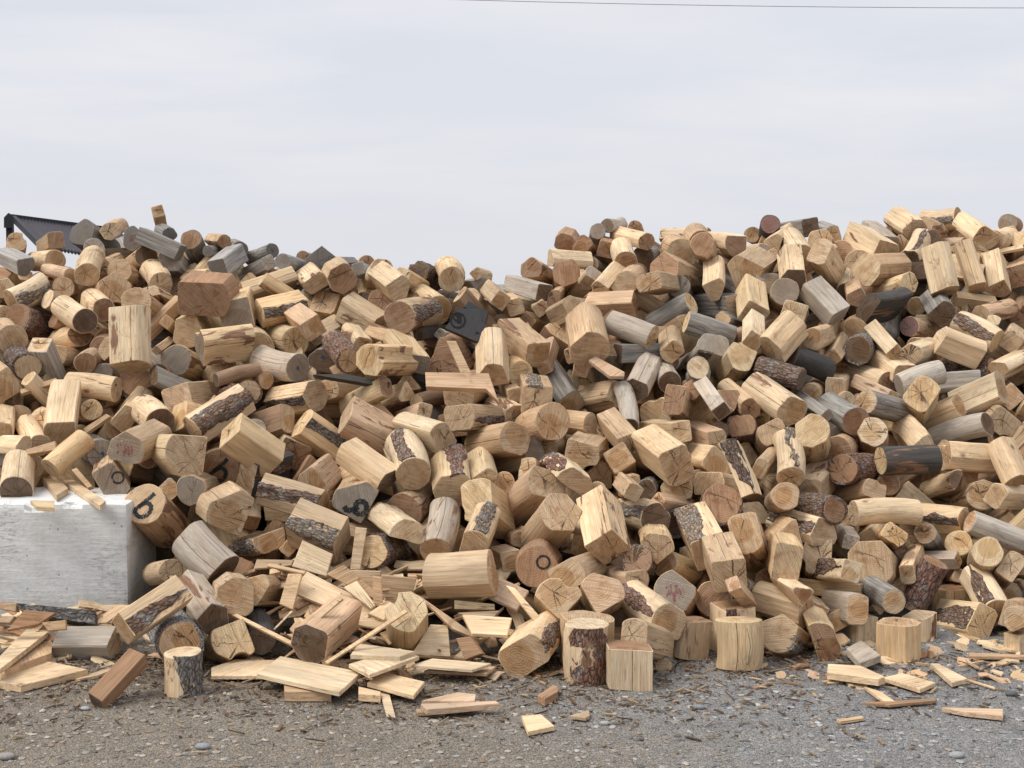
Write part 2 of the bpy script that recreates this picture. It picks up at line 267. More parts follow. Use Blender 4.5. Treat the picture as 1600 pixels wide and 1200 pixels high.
CAT = """
T 0 300 4
105 310 95 400 120 h n n
165 470 30 400 115 h w k c
350 300 280 350 110 q n o
345 425 215 435 125 r f n |L the round log below the canopy tip|D pale round log lying level below the dark canopy, cut end facing right
440 520 290 485 85 r s s z1
540 515 580 400 150 r f n z1 |L the bright peeled round|D bright peeled round log with clean round end pointing down, cracked silver log behind it
585 350 600 400 130 r w w c
510 250 680 370 170 h g g z1 |L the big charcoal grey block|D big dark grey squared block leaning right, touching the end of the metal canopy
690 245 740 215 120 h n n
845 290 900 340 150 h g k mr
1130 380 880 270 130 q g g
988 120 1003 195 85 q n n z1 |L the topmost perched block|D small brown squared block standing on end, highest point of the left crest
1060 265 1010 235 90 h g g
1195 290 1260 450 130 r g o
1400 310 1320 300 90 h n o
1360 480 1480 385 140 q w g z1
1300 370 1380 370 70 h g g
1500 360 1460 340 100 r g g
1060 430 1130 500 130 q w w
915 400 830 460 140 h n k
750 500 840 570 150 r n n
650 470 740 430 100 h f f
720 590 640 660 200 p n n z1 |L the gable-shaped end|D tan log with gable-shaped cut end facing out beneath the bright peeled round
1010 575 950 490 150 r f n
1270 670 1340 600 270 h o o z2 |L the huge orange five-sided end|D very large orange-brown five-sided log end facing out, the biggest face on the left
1300 540 1180 545 120 q f f
940 620 1090 720 110 s f n B
70 690 280 580 160 r f n B
20 600 80 660 120 h f n
400 600 440 630 130 r n n
110 790 300 860 170 r b o z1 |L the red-bark log|D log with rough reddish brown bark lying tipped down to the right near the left edge
530 810 390 720 155 r f k z1
645 735 570 670 145 r f o
850 690 985 790 190 r n n
825 1095 820 735 240 h f n z3 c |L the tall cracked slope log|D tall pale upright log with a dark crack, standing steeply in the left slope
1040 810 1100 860 90 q n n
1180 870 1250 820 200 h y n
1475 770 1500 700 220 q y g z1
1250 970 1560 930 230 h y g z2 c |L the long mossy-ended log|D long yellow log lying level with deep lengthwise cracks and a grey-stained left end
1100 1050 1240 1120 190 r y g
980 990 1060 930 60 q n n
625 970 690 955 145 r o o
500 890 370 940 150 r f o
590 850 680 870 100 q n n B
530 1065 575 1030 130 r n o
330 1020 440 1040 140 h f n
170 1095 110 1035 165 r b n z1 |L the round in grey bark|D round log end with thin grey bark rim near the left edge
230 980 300 1080 120 q n n
80 930 20 880 180 r n n
30 770 -60 750 110 r n n
855 1155 940 1240 225 h n o z2 |L the amber octagonal end|D amber octagonal log end tilted upward just below the tall cracked slope log
1000 1130 1060 1170 120 r b k
640 1120 690 1140 110 r w g
1400 1090 1330 1190 150 h f n c
1350 1170 1620 1105 90 r b k z2
20 250 -60 180 10 q n n X
T 350 350 4
105 440 430 330 165 h f o z1 |L the long pale crest log|D long pale flat-sided log rising to the right, orange left end, under the grey crest logs
300 170 160 220 90 r g g
280 240 130 320 110 q w w c
370 235 490 270 100 r w g
610 235 650 270 195 p g g |L the grey pointed crest log|D grey-brown pointed log end breaking the skyline left of centre
490 210 520 220 85 r g o
730 240 810 240 70 q g g
890 245 880 290 110 r n o
840 280 930 325 90 q w g
990 290 930 350 140 r f n
1090 410 970 320 170 h f n c z1
1110 330 1230 400 120 h y y
1215 300 1330 350 135 h b k mb |L the blue-sprayed crest log|D dark-ended bark log with blue spray paint on the skyline
1430 340 1400 270 160 r y n |L the yellow round on the skyline edge|D yellow-tan upright round log at the right end of the left crest
740 340 700 300 190 h n o z1
580 370 520 310 150 h f n
220 560 490 500 165 h y y B z1 |L the yellow log with red bark patch|D yellow log lying level with a patch of dark red bark on top
790 410 600 480 120 h f o
870 470 910 520 100 r b k
990 480 1040 520 160 h o o
1090 580 1270 550 205 r n o B z2 |L the coarse-ringed log|D orange-brown log with coarse growth rings on its end and bark along its top
1330 540 1220 470 190 r y y
960 640 750 510 210 q f f z1
560 650 450 570 165 q s n z1
560 700 700 620 120 h f n c
1400 530 1470 560 130 h k k
1220 690 1380 670 85 q k k
210 780 140 720 220 r y y z1
445 740 340 700 180 r y y c
460 905 230 850 180 r w g mb z2 |L the blue-dotted grey log|D silvery log with grey end carrying a small blue paint dot
620 840 700 780 190 h g k mb z1
780 860 690 740 150 r b n z1
870 750 790 660 110 h f n z1
1090 740 920 680 130 q n n z1
905 860 1120 860 200 c y y z3 |L the cloverleaf-ended log|D yellow log with cloverleaf cut end facing left and deep grooves along its body
1210 880 1080 720 170 h y g
1380 830 1460 790 230 t o o z1 |L the rust-brown wedge|D rust-brown wedge-shaped offcut with raised grain, left of the centre
1460 1060 1570 1010 210 r n n z2 |L the round-faced log under the board|D tan log with star-cracked round end directly beneath a horizontal board
1150 1050 930 1130 140 t y y z1
1200 1110 1380 1075 100 r b n
640 1040 860 1060 165 h n n
270 970 60 930 115 r b n z1
570 1070 330 1110 200 h f n B z2 c
170 1050 30 1090 140 r b n z1
1350 690 1500 740 80 q w g
T 700 330 4
210 470 110 470 110 q w w
230 490 250 500 90 r k k
170 390 240 410 80 h f n
330 560 260 490 130 q n n
600 510 390 450 120 q w k z1 |L the saddle plank-log|D long silvery pale log with splintered right end lying in the dip of the pile
520 350 610 400 130 p n o
735 210 760 170 145 h o o |L the dark crest round|D dark brown round log end at the left shoulder of the right crest
840 215 870 260 130 h o o
640 290 890 310 110 h f n z1
740 385 735 470 170 h o o z1 |L the dark starburst stump|D dark brown log end with a pale starburst crack, near the foot of the right crest
890 340 970 370 100 r g n
910 390 790 530 105 h f w z1
950 490 1060 360 110 h f n z1
940 130 910 210 100 r g g
1000 95 1085 85 90 r w g
1170 105 1180 130 90 r o o
1240 190 1060 145 115 h f o z1
990 240 1000 210 115 q o o
1110 320 1080 230 140 r f o z1
1215 300 1270 290 150 r g k
1350 340 1480 390 180 p n o z1 |L the brown house-shaped end|D brown house-shaped log end facing out high on the right crest
1460 270 1410 240 190 r n n c
1575 200 1540 150 150 r n o
1255 440 1370 460 150 h n n z1
1120 445 1170 400 145 r n n
1150 385 1190 380 120 r o o
1170 575 880 590 160 q s o z2 |L the salmon squared log|D salmon-coloured squared log lying almost level below the right crest
790 600 680 660 150 h n n z1
700 700 720 740 110 h k k
1520 570 1270 710 140 r g y z2 |L the upper grey round|D straight grey weathered round log pointing up right with pale yellow end
1280 790 1010 690 155 r w n z2 |L the lower grey round|D silvery weathered round log sloping down right, its yellowish end at lower right
890 870 850 680 250 h n n z1 |L the broad curved slab log|D broad tan log with scooped flat face left of the silvery weathered rounds
580 610 560 570 110 q n n
660 560 700 520 110 s n o B
420 600 360 560 120 q n n c
490 690 650 730 130 q n n
560 900 370 740 175 q n n z1 |L the brown-shaded squared beam|D squared tan beam sloping down right beside the black painted offcut
280 1030 272 800 205 h f n z3 c |L the pale channelled upright|D pale upright log with a deep vertical channel, right of centre-left
450 1010 400 960 155 r y y
600 980 640 830 110 q s n
780 900 830 870 110 q f n B
835 985 840 940 115 q n o
1060 890 1300 880 115 q g k z1
1400 880 1385 780 150 h n n z1
1175 1120 1260 950 160 h w k z2 c |L the leaning half-grey log|D half-grey half-tan log leaning steeply to the right with cracks along it
1380 1065 1340 980 140 r w k
1530 1110 1600 1080 150 h y y
500 1150 600 1110 160 q f f
420 1150 360 1090 100 q f n
T 1000 300 4
430 265 130 270 80 h f n |L the flat-topped crest log|D long pale log lying level along the skyline of the right crest
385 330 420 400 150 h n o
600 340 470 315 140 h f o z1
770 360 620 380 80 q f w
740 390 590 450 90 q w g
815 200 790 310 120 r k r z1 |L the red-painted stump|D dark upright log with red painted top end on the skyline
705 270 740 290 100 r g n
830 320 910 250 120 h f n
1010 400 940 290 140 h f n c z1
1065 220 930 240 125 q g k |L the black square-ended log|D grey squared log with black end poking above the right crest skyline
1210 270 1130 240 110 h g n
1130 310 1160 380 150 r f n
1120 370 1210 520 170 c f n c z2 |L the heart-topped cracked log|D pale log with rounded notched top end and a long dark vertical crack
1250 370 1300 450 140 r n o
960 560 940 400 170 h f k z1 c
820 430 840 480 150 h n n
660 520 760 450 235 h n n z1 |L the broad radial-cracked face|D very broad tan log face with radial cracks below the right crest
460 610 460 460 145 h f n z1 |L the short pale barrel log|D short pale chamfered log pointing straight down with shaded brown end
240 590 260 650 140 r g g
270 560 360 575 120 h n n
600 710 400 700 150 q g n
290 810 580 910 140 r g y z2 |L the grey log with yellow left end|D grey weathered log sloping down right with yellow left end and long crack
520 790 620 830 100 h g n
710 770 690 600 190 q y n z1
710 930 710 790 140 q f n z3 |L the centre-right pale block|D pale squared block standing on end under a wider yellow one
905 625 880 710 170 r n g z1 |L the silver-topped brown log|D brown log whose weathered silver end faces upward
780 600 830 550 100 h f n
1240 780 1060 590 150 q w w z3 |L the silvery weathered timber|D silvery grey squared timber sloping down right across the right slope
1200 590 1130 570 140 r n n
1280 620 1290 510 100 r f k
1530 380 1350 270 195 h f n z1
1560 330 1430 230 120 q w g
1410 490 1610 480 200 h n f z1 c |L the notched level log|D tan flat-sided log lying level with a long jagged crack
1370 440 1400 470 160 r f n
1360 660 1340 590 130 h n o
820 990 970 820 200 h f n z3 c |L the big knotty leaning log|D big pale flat-sided log with knots, leaning up to the right
960 760 970 820 180 q f n z1
1090 820 1140 770 110 r g g
1160 890 1200 800 110 q n n
1080 920 1160 890 140 h n n
950 1030 1190 1120 150 r k k z2 |L the black barky log|D nearly black weathered log sloping down right
1010 1170 740 1090 130 r b k z2 |L the grey barky round|D round log in grey bark pointing down right, dark round end
640 1030 560 1130 190 h y y z3 |L the yellow cube-like stump|D short yellow log with bright flat top tilted toward the camera
470 960 340 1090 180 s w w B z1
1340 860 1370 830 150 r n n
1360 990 1400 960 170 r b k z1 |L the hollow dark round|D dark weathered round end with a rotten knotted centre
1200 1040 1260 930 120 q n n
1590 1100 1490 1030 130 h f n
T 1250 300 4.571
820 280 680 190 175 h f n z1
1130 190 880 210 150 r f n B |L the bark-backed crest log|D long log on the right skyline with black bark along its top
1330 330 1170 220 180 c f n z2 |L the far right crest log|D big pale log with notched shaded end sloping down right on the right crest
890 240 1000 290 130 r n n
790 460 880 300 110 s f k B z2 |L the birch-like split|D narrow split log with black and white bark leaning on the right crest
720 380 740 420 150 q n n
950 320 960 360 100 r b k
780 650 570 720 160 h y y z2 |L the yellow log over black bark|D yellow log with cracked octagonal end lying on a black bark log
490 850 720 800 220 s k k z2 |L the black bark slab|D large black weathered bark-covered half log on the right slope
830 810 840 840 130 r f n
1040 710 970 390 195 h f n z3 |L the first of the leaning trio|D leftmost of three tall pale logs standing side by side, with a round knot
1270 690 1170 380 170 h f n z2 c |L the middle of the leaning trio|D middle one of three tall pale logs standing side by side
1430 690 1390 460 165 h f n z1 |L the last of the leaning trio|D rightmost and shortest of three tall pale logs standing side by side
850 560 855 600 130 q k k
1010 880 940 760 200 h g k z1 |L the slate-grey block|D slate-grey chamfered block with black end among pale logs on the right
1380 350 1480 330 150 r f n z1
1500 300 1520 320 110 h f n
1480 220 1520 240 130 r b g
1560 600 1580 560 190 q n o z1
1100 760 1390 800 110 q y n B
1290 880 1490 830 150 h s n z1
1570 900 1590 800 150 r b b
1410 1060 1130 920 175 r f y B z2 |L the split log over red bark|D pale split log with reddish bark underneath, sloping down right near the right edge
1560 1080 1570 1040 150 q n n
990 1040 1270 1150 195 h f f z3 |L the clean octagonal log|D clean pale octagonal log end facing left, body sloping down right
785 960 920 990 140 r n r z1 |L the red-ended round|D tan round log with pinkish red painted end facing left
830 1100 940 1090 130 h f n z1
T 0 540 4
20 250 -60 180 230 q n n z2 |L the tan cube at the left edge|D large smooth tan squared log cut off by the left picture edge
730 270 430 240 155 r f n z1 |L the smooth horizontal round|D smooth pale round log lying level in the left slope
390 540 430 270 200 c f n z2 |L the upright log with notched foot|D pale upright log with a bark-notched lower end on the left
570 400 530 430 130 r n y
620 350 740 340 100 r b k
780 460 870 330 180 h f n c z1
1000 480 900 390 190 r f k z1
1110 340 1240 330 220 q n s z2 |L the pink-tan cube|D smooth pink-tan squared block with pyramid-like corner pointing up
1210 540 1540 330 215 h f n B z2 |L the long bark-striped log|D long pale log rising right with loose dark bark strips along its side
780 640 960 560 235 h n g mr z3 |L the log with grey end and red paint ring|D chamfered tan log with grey end showing faded red paint
640 680 560 640 180 r g g mb z1
310 770 530 580 150 r y n z2
330 610 510 550 110 h f f
240 620 160 490 140 r f n z1
130 450 150 480 150 r n n
150 620 -60 615 115 h f n c z1
20 540 40 430 130 h f n
100 915 120 740 200 r f k c z3 |L the dark-ended round on the block|D pale cracked round log with dark weathered end resting on the white concrete block
200 750 150 730 150 r f n
695 850 700 790 230 h n g mo z2 |L the grey end behind the block|D grey squared log end with dark round stain standing behind the white concrete block
1165 690 1060 680 260 h y n c z3 |L the star-cracked octagon|D large yellow-brown octagonal log end with fine star cracks above the concrete block
930 700 960 700 130 r n o
1370 770 1400 700 240 r o o m6 |L the shaded end with painted number|D deeply shaded brown log end with a faint black painted 6
1195 905 1280 885 190 h n g z3 |L the grey hexagonal end|D tan hexagonal log with round grey end facing out
1060 900 1090 930 150 q n n z1
905 990 1060 1150 265 r n n m6 z4 |L the log painted with a black 6|D large tan log end painted with a black 6, leaning on the concrete block corner
690 530 700 490 160 t n n
T 300 580 4
240 890 170 830 295 h n n c z3 |L the big many-cracked end|D large tan octagonal end with branching dark cracks, right of the painted 6
1020 820 1060 750 270 h n g m8 z3 |L the end with black looped mark|D chamfered log end facing out with a black looped paint mark
810 850 440 740 215 h n n B z2 |L the flaky-barked flat log|D tan flat-sided log with a flaky patch of white and brown bark
940 1060 640 940 250 q n n B z3 |L the broad log with bark notch|D broad tan squared log with dark bark remnant at its left corner
760 700 860 610 195 h s n z2
630 520 560 420 230 q y o z2 |L the square brown-faced log|D yellow squared log with smooth brown shaded square end
240 370 520 560 205 q y y z3 |L the big yellow gabled log|D big yellow squared log with roof-like ridge, sloping down right
690 320 950 510 205 h y y B z2 |L the log with black bark strip|D yellow log sloping down right with a broad black bark strip
1230 680 960 490 215 h f k z4 |L the long log with shaded end|D long pale log sloping down right with a bark edge and deeply shaded end
960 280 1280 450 225 h s n c z2 |L the long salmon beam|D long salmon chamfered beam with lengthwise cracks, in the middle of the pile
1570 420 1330 350 195 h f n z2 |L the bright log with red knot|D bright pale log with a reddish knot, lying level in mid pile
1390 640 1320 460 225 r f n B z4 |L the peeling-bark log|D log pointing down with ragged peeling purple-brown bark on its upper side
1330 880 1440 780 230 r n o c z2
1350 1010 1200 900 200 s f f z2
1130 1120 1270 1130 210 r b y z3 |L the clean round in the boards|D clean pale round log end with bark behind it, at the top of the loose boards
480 1060 320 1080 190 s n n B z1
600 1110 620 1080 110 q n n
340 680 570 610 200 s k n B z1
1220 540 1260 560 100 h w g
T 600 560 4
470 370 690 380 190 h n n B z2
830 370 700 300 160 h f n c z1
960 270 930 190 200 q n n B z1
1060 390 920 430 230 r n n c z3 |L the round smooth face in mid pile|D smooth tan round log face with one deep crack, in the middle of the pile
820 500 600 540 215 h n n c z3 |L the tan log with open split|D grey-tan flat-sided log pointing right with a dark open split
940 580 720 640 200 h n g z1
1010 560 1080 520 130 h y n
1300 570 1240 410 220 q f n c
1540 540 1400 380 160 q n n z1 c
1230 620 1290 560 230 h n n z1
1470 620 1480 720 200 q n n z1
1340 730 1300 700 170 h y n
1020 780 800 960 235 h s n z3 |L the dark-cracked brown log|D pinkish-brown chamfered log leaning up right with fine dark cracks
1190 780 1090 680 220 s f n B z1
1110 960 980 1120 260 h n n z4 |L the chunky cube-like log|D chunky tan cube-like log balanced on a corner, end tilted up
1400 1180 1340 890 290 q f n c z5 |L the big square upright with long crack|D big pale squared log standing steeply with a long dark crack, upright in mid foreground
430 830 410 640 240 h y n B z3 |L the yellow log with bark stripe|D broad yellow log pointing down with a thin vertical bark stripe
630 770 590 620 170 h y n z2
580 880 720 990 250 c y y z3 |L the gnarled notched log|D gnarled yellow log with a notched end and blackened side
330 1200 390 940 200 r w n z2 |L the silvery cracked round|D silvery pale round log standing steeply with wavy dark cracks
560 1180 640 1000 210 h f n B z3 |L the pale log with purple bark|D pale log with purple-brown bark on its right side, above the big level log
870 1130 800 1100 150 h n n
750 780 770 800 140 r n n
1540 800 1500 780 150 q n n
1330 830 1350 850 110 r f n
T 900 540 4
260 300 50 340 170 h n n c z2 |L the log with long split below the black offcut|D tan squared log rising right with one long split, shaded right end
340 510 300 270 120 r w k z1
615 335 660 380 170 h n o z1 |L the tilted round disc end|D light brown round end tilted upward beside the shaded hollow
730 270 745 350 140 q n o z1
910 410 790 240 130 q w k z3 |L the white-sided log with black end|D whitish squared log with black end sloping down right
1090 400 940 270 140 h n o z1
1350 410 1120 250 200 h f n z4 c |L the bright log with broken corner|D bright pale flat-sided log sloping down right with a broken corner at its end
770 140 760 200 140 r g f z2
660 540 440 530 145 q y f z2
500 420 610 400 200 h y n
630 750 450 610 250 h f n z5 |L the large hexagonal centre log|D large pale hexagonal log with broad end facing out, right of the picture centre
890 730 740 700 200 h f n z2
880 590 710 530 130 h s n z2
1100 950 950 610 145 s f k B z3 |L the tall half-barked split|D tall narrow log with grey bark on its left and pale wood on its right
1035 500 1090 610 150 h b o z2 |L the squarish red-brown end|D dark-barked log with squarish red-brown end facing out
900 530 910 560 110 r k k
1230 540 1200 630 185 h n n z2
1350 820 1320 580 170 r f n B z3 |L the half-barked upright|D upright log with grey flaky bark on the left and bright wood on the right
1150 770 1240 670 120 h n n z1
910 990 870 1080 250 r b o z4 |L the orange disc with bark rim|D round orange-tan log end with dark bark rim underneath, right of centre
830 860 1000 890 170 h f n z2
630 890 630 980 190 h y y z1
510 970 720 1010 110 q s s z2
500 1080 300 1040 210 r f k B z2 |L the black-barked log|D log with black rough bark along its side and a pale top strip
620 1110 530 1110 170 r b k z1
360 920 290 850 130 q n n
440 900 460 880 120 r g k
1220 890 1150 820 150 h n n
1320 950 1250 900 180 h n n
T 1200 480 4
270 540 310 500 120 r n n
370 680 200 560 90 q g g
490 580 430 570 110 r s n
420 500 450 470 120 q n n
750 480 500 400 150 r f o z2 |L the log with small round shaded end|D pale round log sloping right with small brown shaded end
780 570 560 470 110 q s n z2
610 590 830 650 155 h g n z3 |L the grey log with tan left end|D grey flat-sided log with tan end facing left and body sloping down right
550 720 380 620 180 r g o z2 |L the curved grey log|D bent grey weathered log with brown ringed end facing down right
280 770 290 890 210 h y y z3 |L the left starburst stump|D yellow stump with bright starburst end facing up, left one of two
430 790 200 700 110 q w w
820 490 1080 400 150 r w w z2 |L the cracked silvery round|D silvery round log rising to the right directly behind the right starburst stump
960 540 940 650 225 h y y z4 |L the right starburst stump|D yellow stump with bright octagonal starburst end facing up, right one of two
1400 380 1110 390 145 r b n z1 |L the rough grey bark log|D log in thick rough grey bark lying level near the right edge
860 420 680 310 150 h f n z1
800 290 660 130 130 q f n z2
900 290 1020 250 130 h f n z2
1520 220 1540 170 150 q n n
1440 400 1640 300 140 h f n z1
1460 500 1180 620 190 h f n z3 |L the upper long ridge log|D upper right one of two long pale logs lying end to end
1200 620 930 740 190 h f n z3 c |L the lower long ridge log|D lower left one of two long pale logs lying end to end
1370 720 1030 820 150 r w k z4 |L the purple-grey round|D purplish grey weathered round log rising right with black end
1520 560 1470 520 170 q f s
1470 720 1400 650 200 h n n z1
655 780 660 870 185 h n f z3 |L the low barrel stump|D short upright tan stump with pale flat top between grey logs
850 730 690 760 110 h y n z1
1000 900 870 770 220 s f f z1
705 960 1050 950 175 r k y z4 |L the dark log with yellow left end|D dark weathered round log lying level with a bright yellow end facing left
465 1010 620 1010 190 r b o z3 |L the orange round disc|D orange round log end with dark bark behind, in front of a second orange end
440 900 480 860 180 r n o z1
310 990 330 960 120 q n n
240 1160 350 1040 180 q n n z2
1110 930 1400 950 180 h f n z2 |L the horizontal cracked pale log|D pale log lying level with knots and a jagged crack near the right edge
1560 1090 1450 850 180 h f n z3 |L the tall smooth slab|D tall smooth pale log leaning left near the right edge
1260 1040 1010 1100 180 s n n z2
1180 1070 980 1150 110 s f k z3
750 1100 740 1060 140 r n o
T 1200 700 4
670 260 420 320 150 h n n z2
1330 290 1220 330 190 h n n z2
1420 300 1620 310 160 h f n z2 c
110 300 60 340 170 r n n z1
420 390 180 350 170 r b b z2 |L the bark-collared log|D ringed tan log with rough dark bark collar at its right end
530 400 930 395 160 r f n z3 |L the longest smooth pale log|D longest smooth pale round log lying level in the right foreground
1230 460 960 430 180 h f n B z3 |L the bark-edged log continuing it|D squared pale log with bark along its top edge, butting the long smooth one
510 420 470 440 130 q n n
1260 460 1590 590 155 h w s z4 |L the purplish cracked log|D purplish pale log with lengthwise cracks sloping down to the right edge
1320 370 1450 450 110 r w g
350 520 70 440 190 h f n B z3 |L the pale log with red bark underside|D pale log lying level with reddish bark strip along its lower side
130 530 60 500 170 t n n z3
120 720 80 640 230 h y n z3 |L the arched log end|D broad arched log with yellow top and shaded brown end facing down
300 670 290 760 220 h n n z2
520 770 360 770 155 q f f B z4 |L the half-bark cube|D small block, left half grey flaky bark and right half bright wood
640 720 690 760 270 h n n z2 |L the mottled starburst end|D large mottled log end, upper half grey-stained, with fine radial cracks
790 540 750 570 160 h y y z3 |L the blue-stained octagon end|D small yellow octagonal end with blue-grey stain
630 560 700 490 130 q f n z1
520 590 460 500 110 q w w z1
980 530 1040 620 140 r g n z3 |L the tilted little stump|D small grey round stump tilted left with tan flat top
900 600 930 610 100 r n y
1190 600 1250 680 160 r y y z2
1365 650 1340 740 190 r n y z4 |L the clean yellow disc|D clean yellow round end tilted upward in the right foreground
1520 740 1470 790 190 h n n z3 |L the right-edge round|D tan round log end with a vertical crack close to the right edge
1190 700 830 700 115 q w n z1
870 790 930 650 120 h f n z3
1050 710 900 990 160 r b b z5 |L the reddish bark diagonal log|D narrow bark-covered reddish log leaning diagonally up to the right
750 670 770 700 120 q k k
780 790 880 790 60 q f f
1200 800 1110 800 100 q s s
1155 870 1155 1075 250 h y o z4 U |L the wide amber-topped stump|D wide yellow stump with amber flat top behind the square moss-streaked block
1430 1030 1290 800 195 r f n B z4 |L the mould-streaked log|D pale round log with black mould streaks leaning left, shaded end down
1500 920 1440 850 200 r b n z2
1570 860 1580 880 100 r n n
1550 1070 1580 1060 150 h n n z3
1340 1090 1100 1060 235 h y y B z6 G |L the square moss-streaked block|D square pale block on the ground with mossy bark along its top edge
790 960 640 870 155 r g n z4 |L the grey-backed round|D round log with smooth grey back and tan end facing down right
830 860 850 870 130 h f n
590 900 200 860 110 q y n z2
700 980 450 950 120 q f n z3
560 1010 390 970 170 h w n z5 |L the split plank-log|D split log with greyish flat top and open gap, lying beside the wedge
220 930 80 850 130 t f b z6 |L the bark-ended wedge|D small pale wedge with a bark-covered end resting on a larger log
310 1000 260 930 120 s f b z4
430 1080 440 1060 150 q n n z2
T 980 740 4
520 490 410 280 250 q f n B z5 |L the split block with bark stripe|D pale split block standing steeply with a wide grey bark stripe
640 640 570 470 230 q n n c z5 |L the smooth cracked block below it|D smooth tan squared block with one straight crack, below the bark-striped block
740 370 790 490 240 h n n z3
800 600 770 540 150 h n n z1
190 470 170 400 200 h y n z3
60 540 130 610 180 r b b z3 |L the knotty black bark round|D round log covered in thick black knotty bark
240 560 420 640 175 r y n z2
300 730 340 810 260 h n g mr z4 |L the red-smeared grey end|D grey weathered log end smeared with red paint, facing up
540 790 560 870 225 r y o z1 |L the orange arched heartwood end|D large log end with orange heartwood and pale arch rim, behind the upright stumps
660 690 760 800 100 q s s z5 |L the pink slat|D small pinkish offcut with grooved surface leaning on a round end
720 700 850 750 110 h w g z2
880 660 900 680 140 r n o
1120 860 830 770 200 h f n z5 |L the large clean log under the wedge|D large clean pale log sloping down right, carrying a bark-ended wedge
950 1000 1060 1080 240 h n n B z6 G |L the tilted grainy disc|D short thick round tilted up with bark on its right side, at the pile's foot
1240 1080 1170 950 245 s y o z6 G |L the big arched end on the gravel|D big arched brown log end facing the camera on the gravel
405 910 375 1180 240 h n o z6 U |L the honey-coloured stump|D honey-coloured upright stump with rounded flat top, leaning slightly right
660 820 655 1150 270 q f n B z3 U
T 840 900 4
1262 272 1262 610 288 r y y z9 U |L the tall clean stump|D tall clean yellow stump with large oval knot, standing alone on the gravel at centre right
820 290 600 130 245 h f n B z6 |L the pale log with bark heel|D bright pale log sloping down right with bark on its upper left end
600 380 770 430 210 h n n z6 |L the coarse-ringed end by the stumps|D tan log end with coarse curved rings, lying behind the cracked square stump
785 560 860 560 110 r b n z9 G |L the stubby bark bit|D stubby little bark-covered log lying on the gravel beside the cracked square stump
130 140 100 250 270 h y n z6 |L the two-tone disc|D flat round end with darker heart, tilted upward above the bark-faced stump
410 110 380 200 260 h n s z5 |L the cinnamon-topped chunk|D chunk with cinnamon-coloured top and a small crack, behind the upright stumps
310 260 310 620 335 h y n z7 U |L the broad stump behind the bark|D broad pale stump standing behind the bark-faced split
300 298 300 690 280 r f f B z9 U |L the bark-faced upright split|D upright split log whose whole front is grey bark, standing at the foot of the pile
567 432 567 722 290 q f o z9 U c |L the cracked square stump|D squared upright stump with a wide black vertical crack, foremost on the gravel
510 260 520 300 120 r b k
T 640 760 4
520 540 130 560 285 h n n z6 |L the big level foreground log|D big tan flat-sided log lying level in the foreground, knot at its lower left
790 500 820 440 260 r o o mo z3 |L the rust end with small dark ring|D rust-brown round log end with a small dark ring mark
640 470 560 430 150 q n n z1
980 560 1120 510 240 h n n z4
1420 590 1230 560 150 h s n z3
710 1070 820 920 320 h f n B z8 G |L the large round at the pile foot|D large cracked round end under grey bark, at the foot of the pile
T 0 900 4
1142 475 1142 760 230 r f f B z9 U |L the small half-barked stump|D small upright stump, half bare and half barked, alone on the left gravel
720 430 370 430 225 q w n z7 G |L the greyish squared log|D greyish-pink squared log lying level on the ground in front of the concrete block
700 200 1140 80 10 q f f X
770 330 1130 90 255 q f n B z12 |L the big leaning slab log|D big pale squared log with grey bark band, leaning diagonally against the concrete block
1130 425 1065 335 270 r b n z8 |L the silver-barked round|D short round log with silvery flaking bark behind the small half-barked stump
1460 390 1370 470 265 h n y z6 G |L the foot octagon|D tan octagonal log end facing out, lying low in the left foreground
1330 270 1180 60 220 h w k z5
1470 130 1430 90 240 h n n z5 |L the stained brown end|D rounded brown log end with a dark stain, under the mould-ended log
1390 740 1170 470 10 r w k X
600 790 870 500 120 q o k z9 G |L the dark diagonal beam|D dark brown squared beam lying diagonally on the left gravel
T 0 720 4
1390 700 1170 480 265 r w k c z5 |L the mould-ended silvery log|D large silvery peeled log with a dark mouldy end, right of the concrete block
1060 690 950 710 150 r n n z1
T 300 760 4
390 650 540 660 190 h n f z4
735 990 950 800 265 h s k c z8 |L the charcoal-ended log in the boards|D pinkish cracked log with charcoal-grey end lying among the loose boards
1340 780 1350 950 265 h y y c z8 |L the yellow split-faced stump|D short yellow stump with a deep front crack, standing on loose boards
440 960 400 830 180 r k k z2
570 560 560 540 150 h n n
T 1200 900 4
810 285 810 548 285 h y n z9 U |L the knotty upright stump|D yellowish upright stump with a round knot, right of the arched end on the gravel
590 245 590 430 175 q f n z5 U |L the split-front short stump|D short pale stump with a split front, tucked behind the knotty upright stump
945 240 945 412 230 h f n z5 U |L the low pale stump|D low pale stump between the knotty upright stump and the moss-streaked block
1550 355 1550 488 150 q f n z6 U |L the edge stub|D small pale squared stub standing at the right picture edge
1540 250 1590 230 200 h n n z3
"""
TONE = {'f': (.735, .57, .375), 'y': (.655, .49, .295), 'n': (.545, .395, .25), 's': (.60, .43, .29), 'o': (.38, .235, .14), 'g': (.235, .22, .20),
        'w': (.50, .435, .36), 'k': (.075, .07, .065), 'b': (.33, .21, .13), 'r': (.25, .12, .11)}
BARKC = [(.15, .098, .070), (.165, .13, .10), (.18, .16, .14), (.15, .085, .06), (.13, .09, .07)]
ETONE = {'g': (.34, .28, .22), 'k': (.17, .12, .085), 'o': (.36, .225, .14)}; ED = .86
def jit(c, rng, a=.10):
    k = 1 + rng.uniform(-a, a); w = rng.uniform(-.05, .05)
    return np.array([c[0] * k * (1 + w), c[1] * k, c[2] * k * (1 - w)])
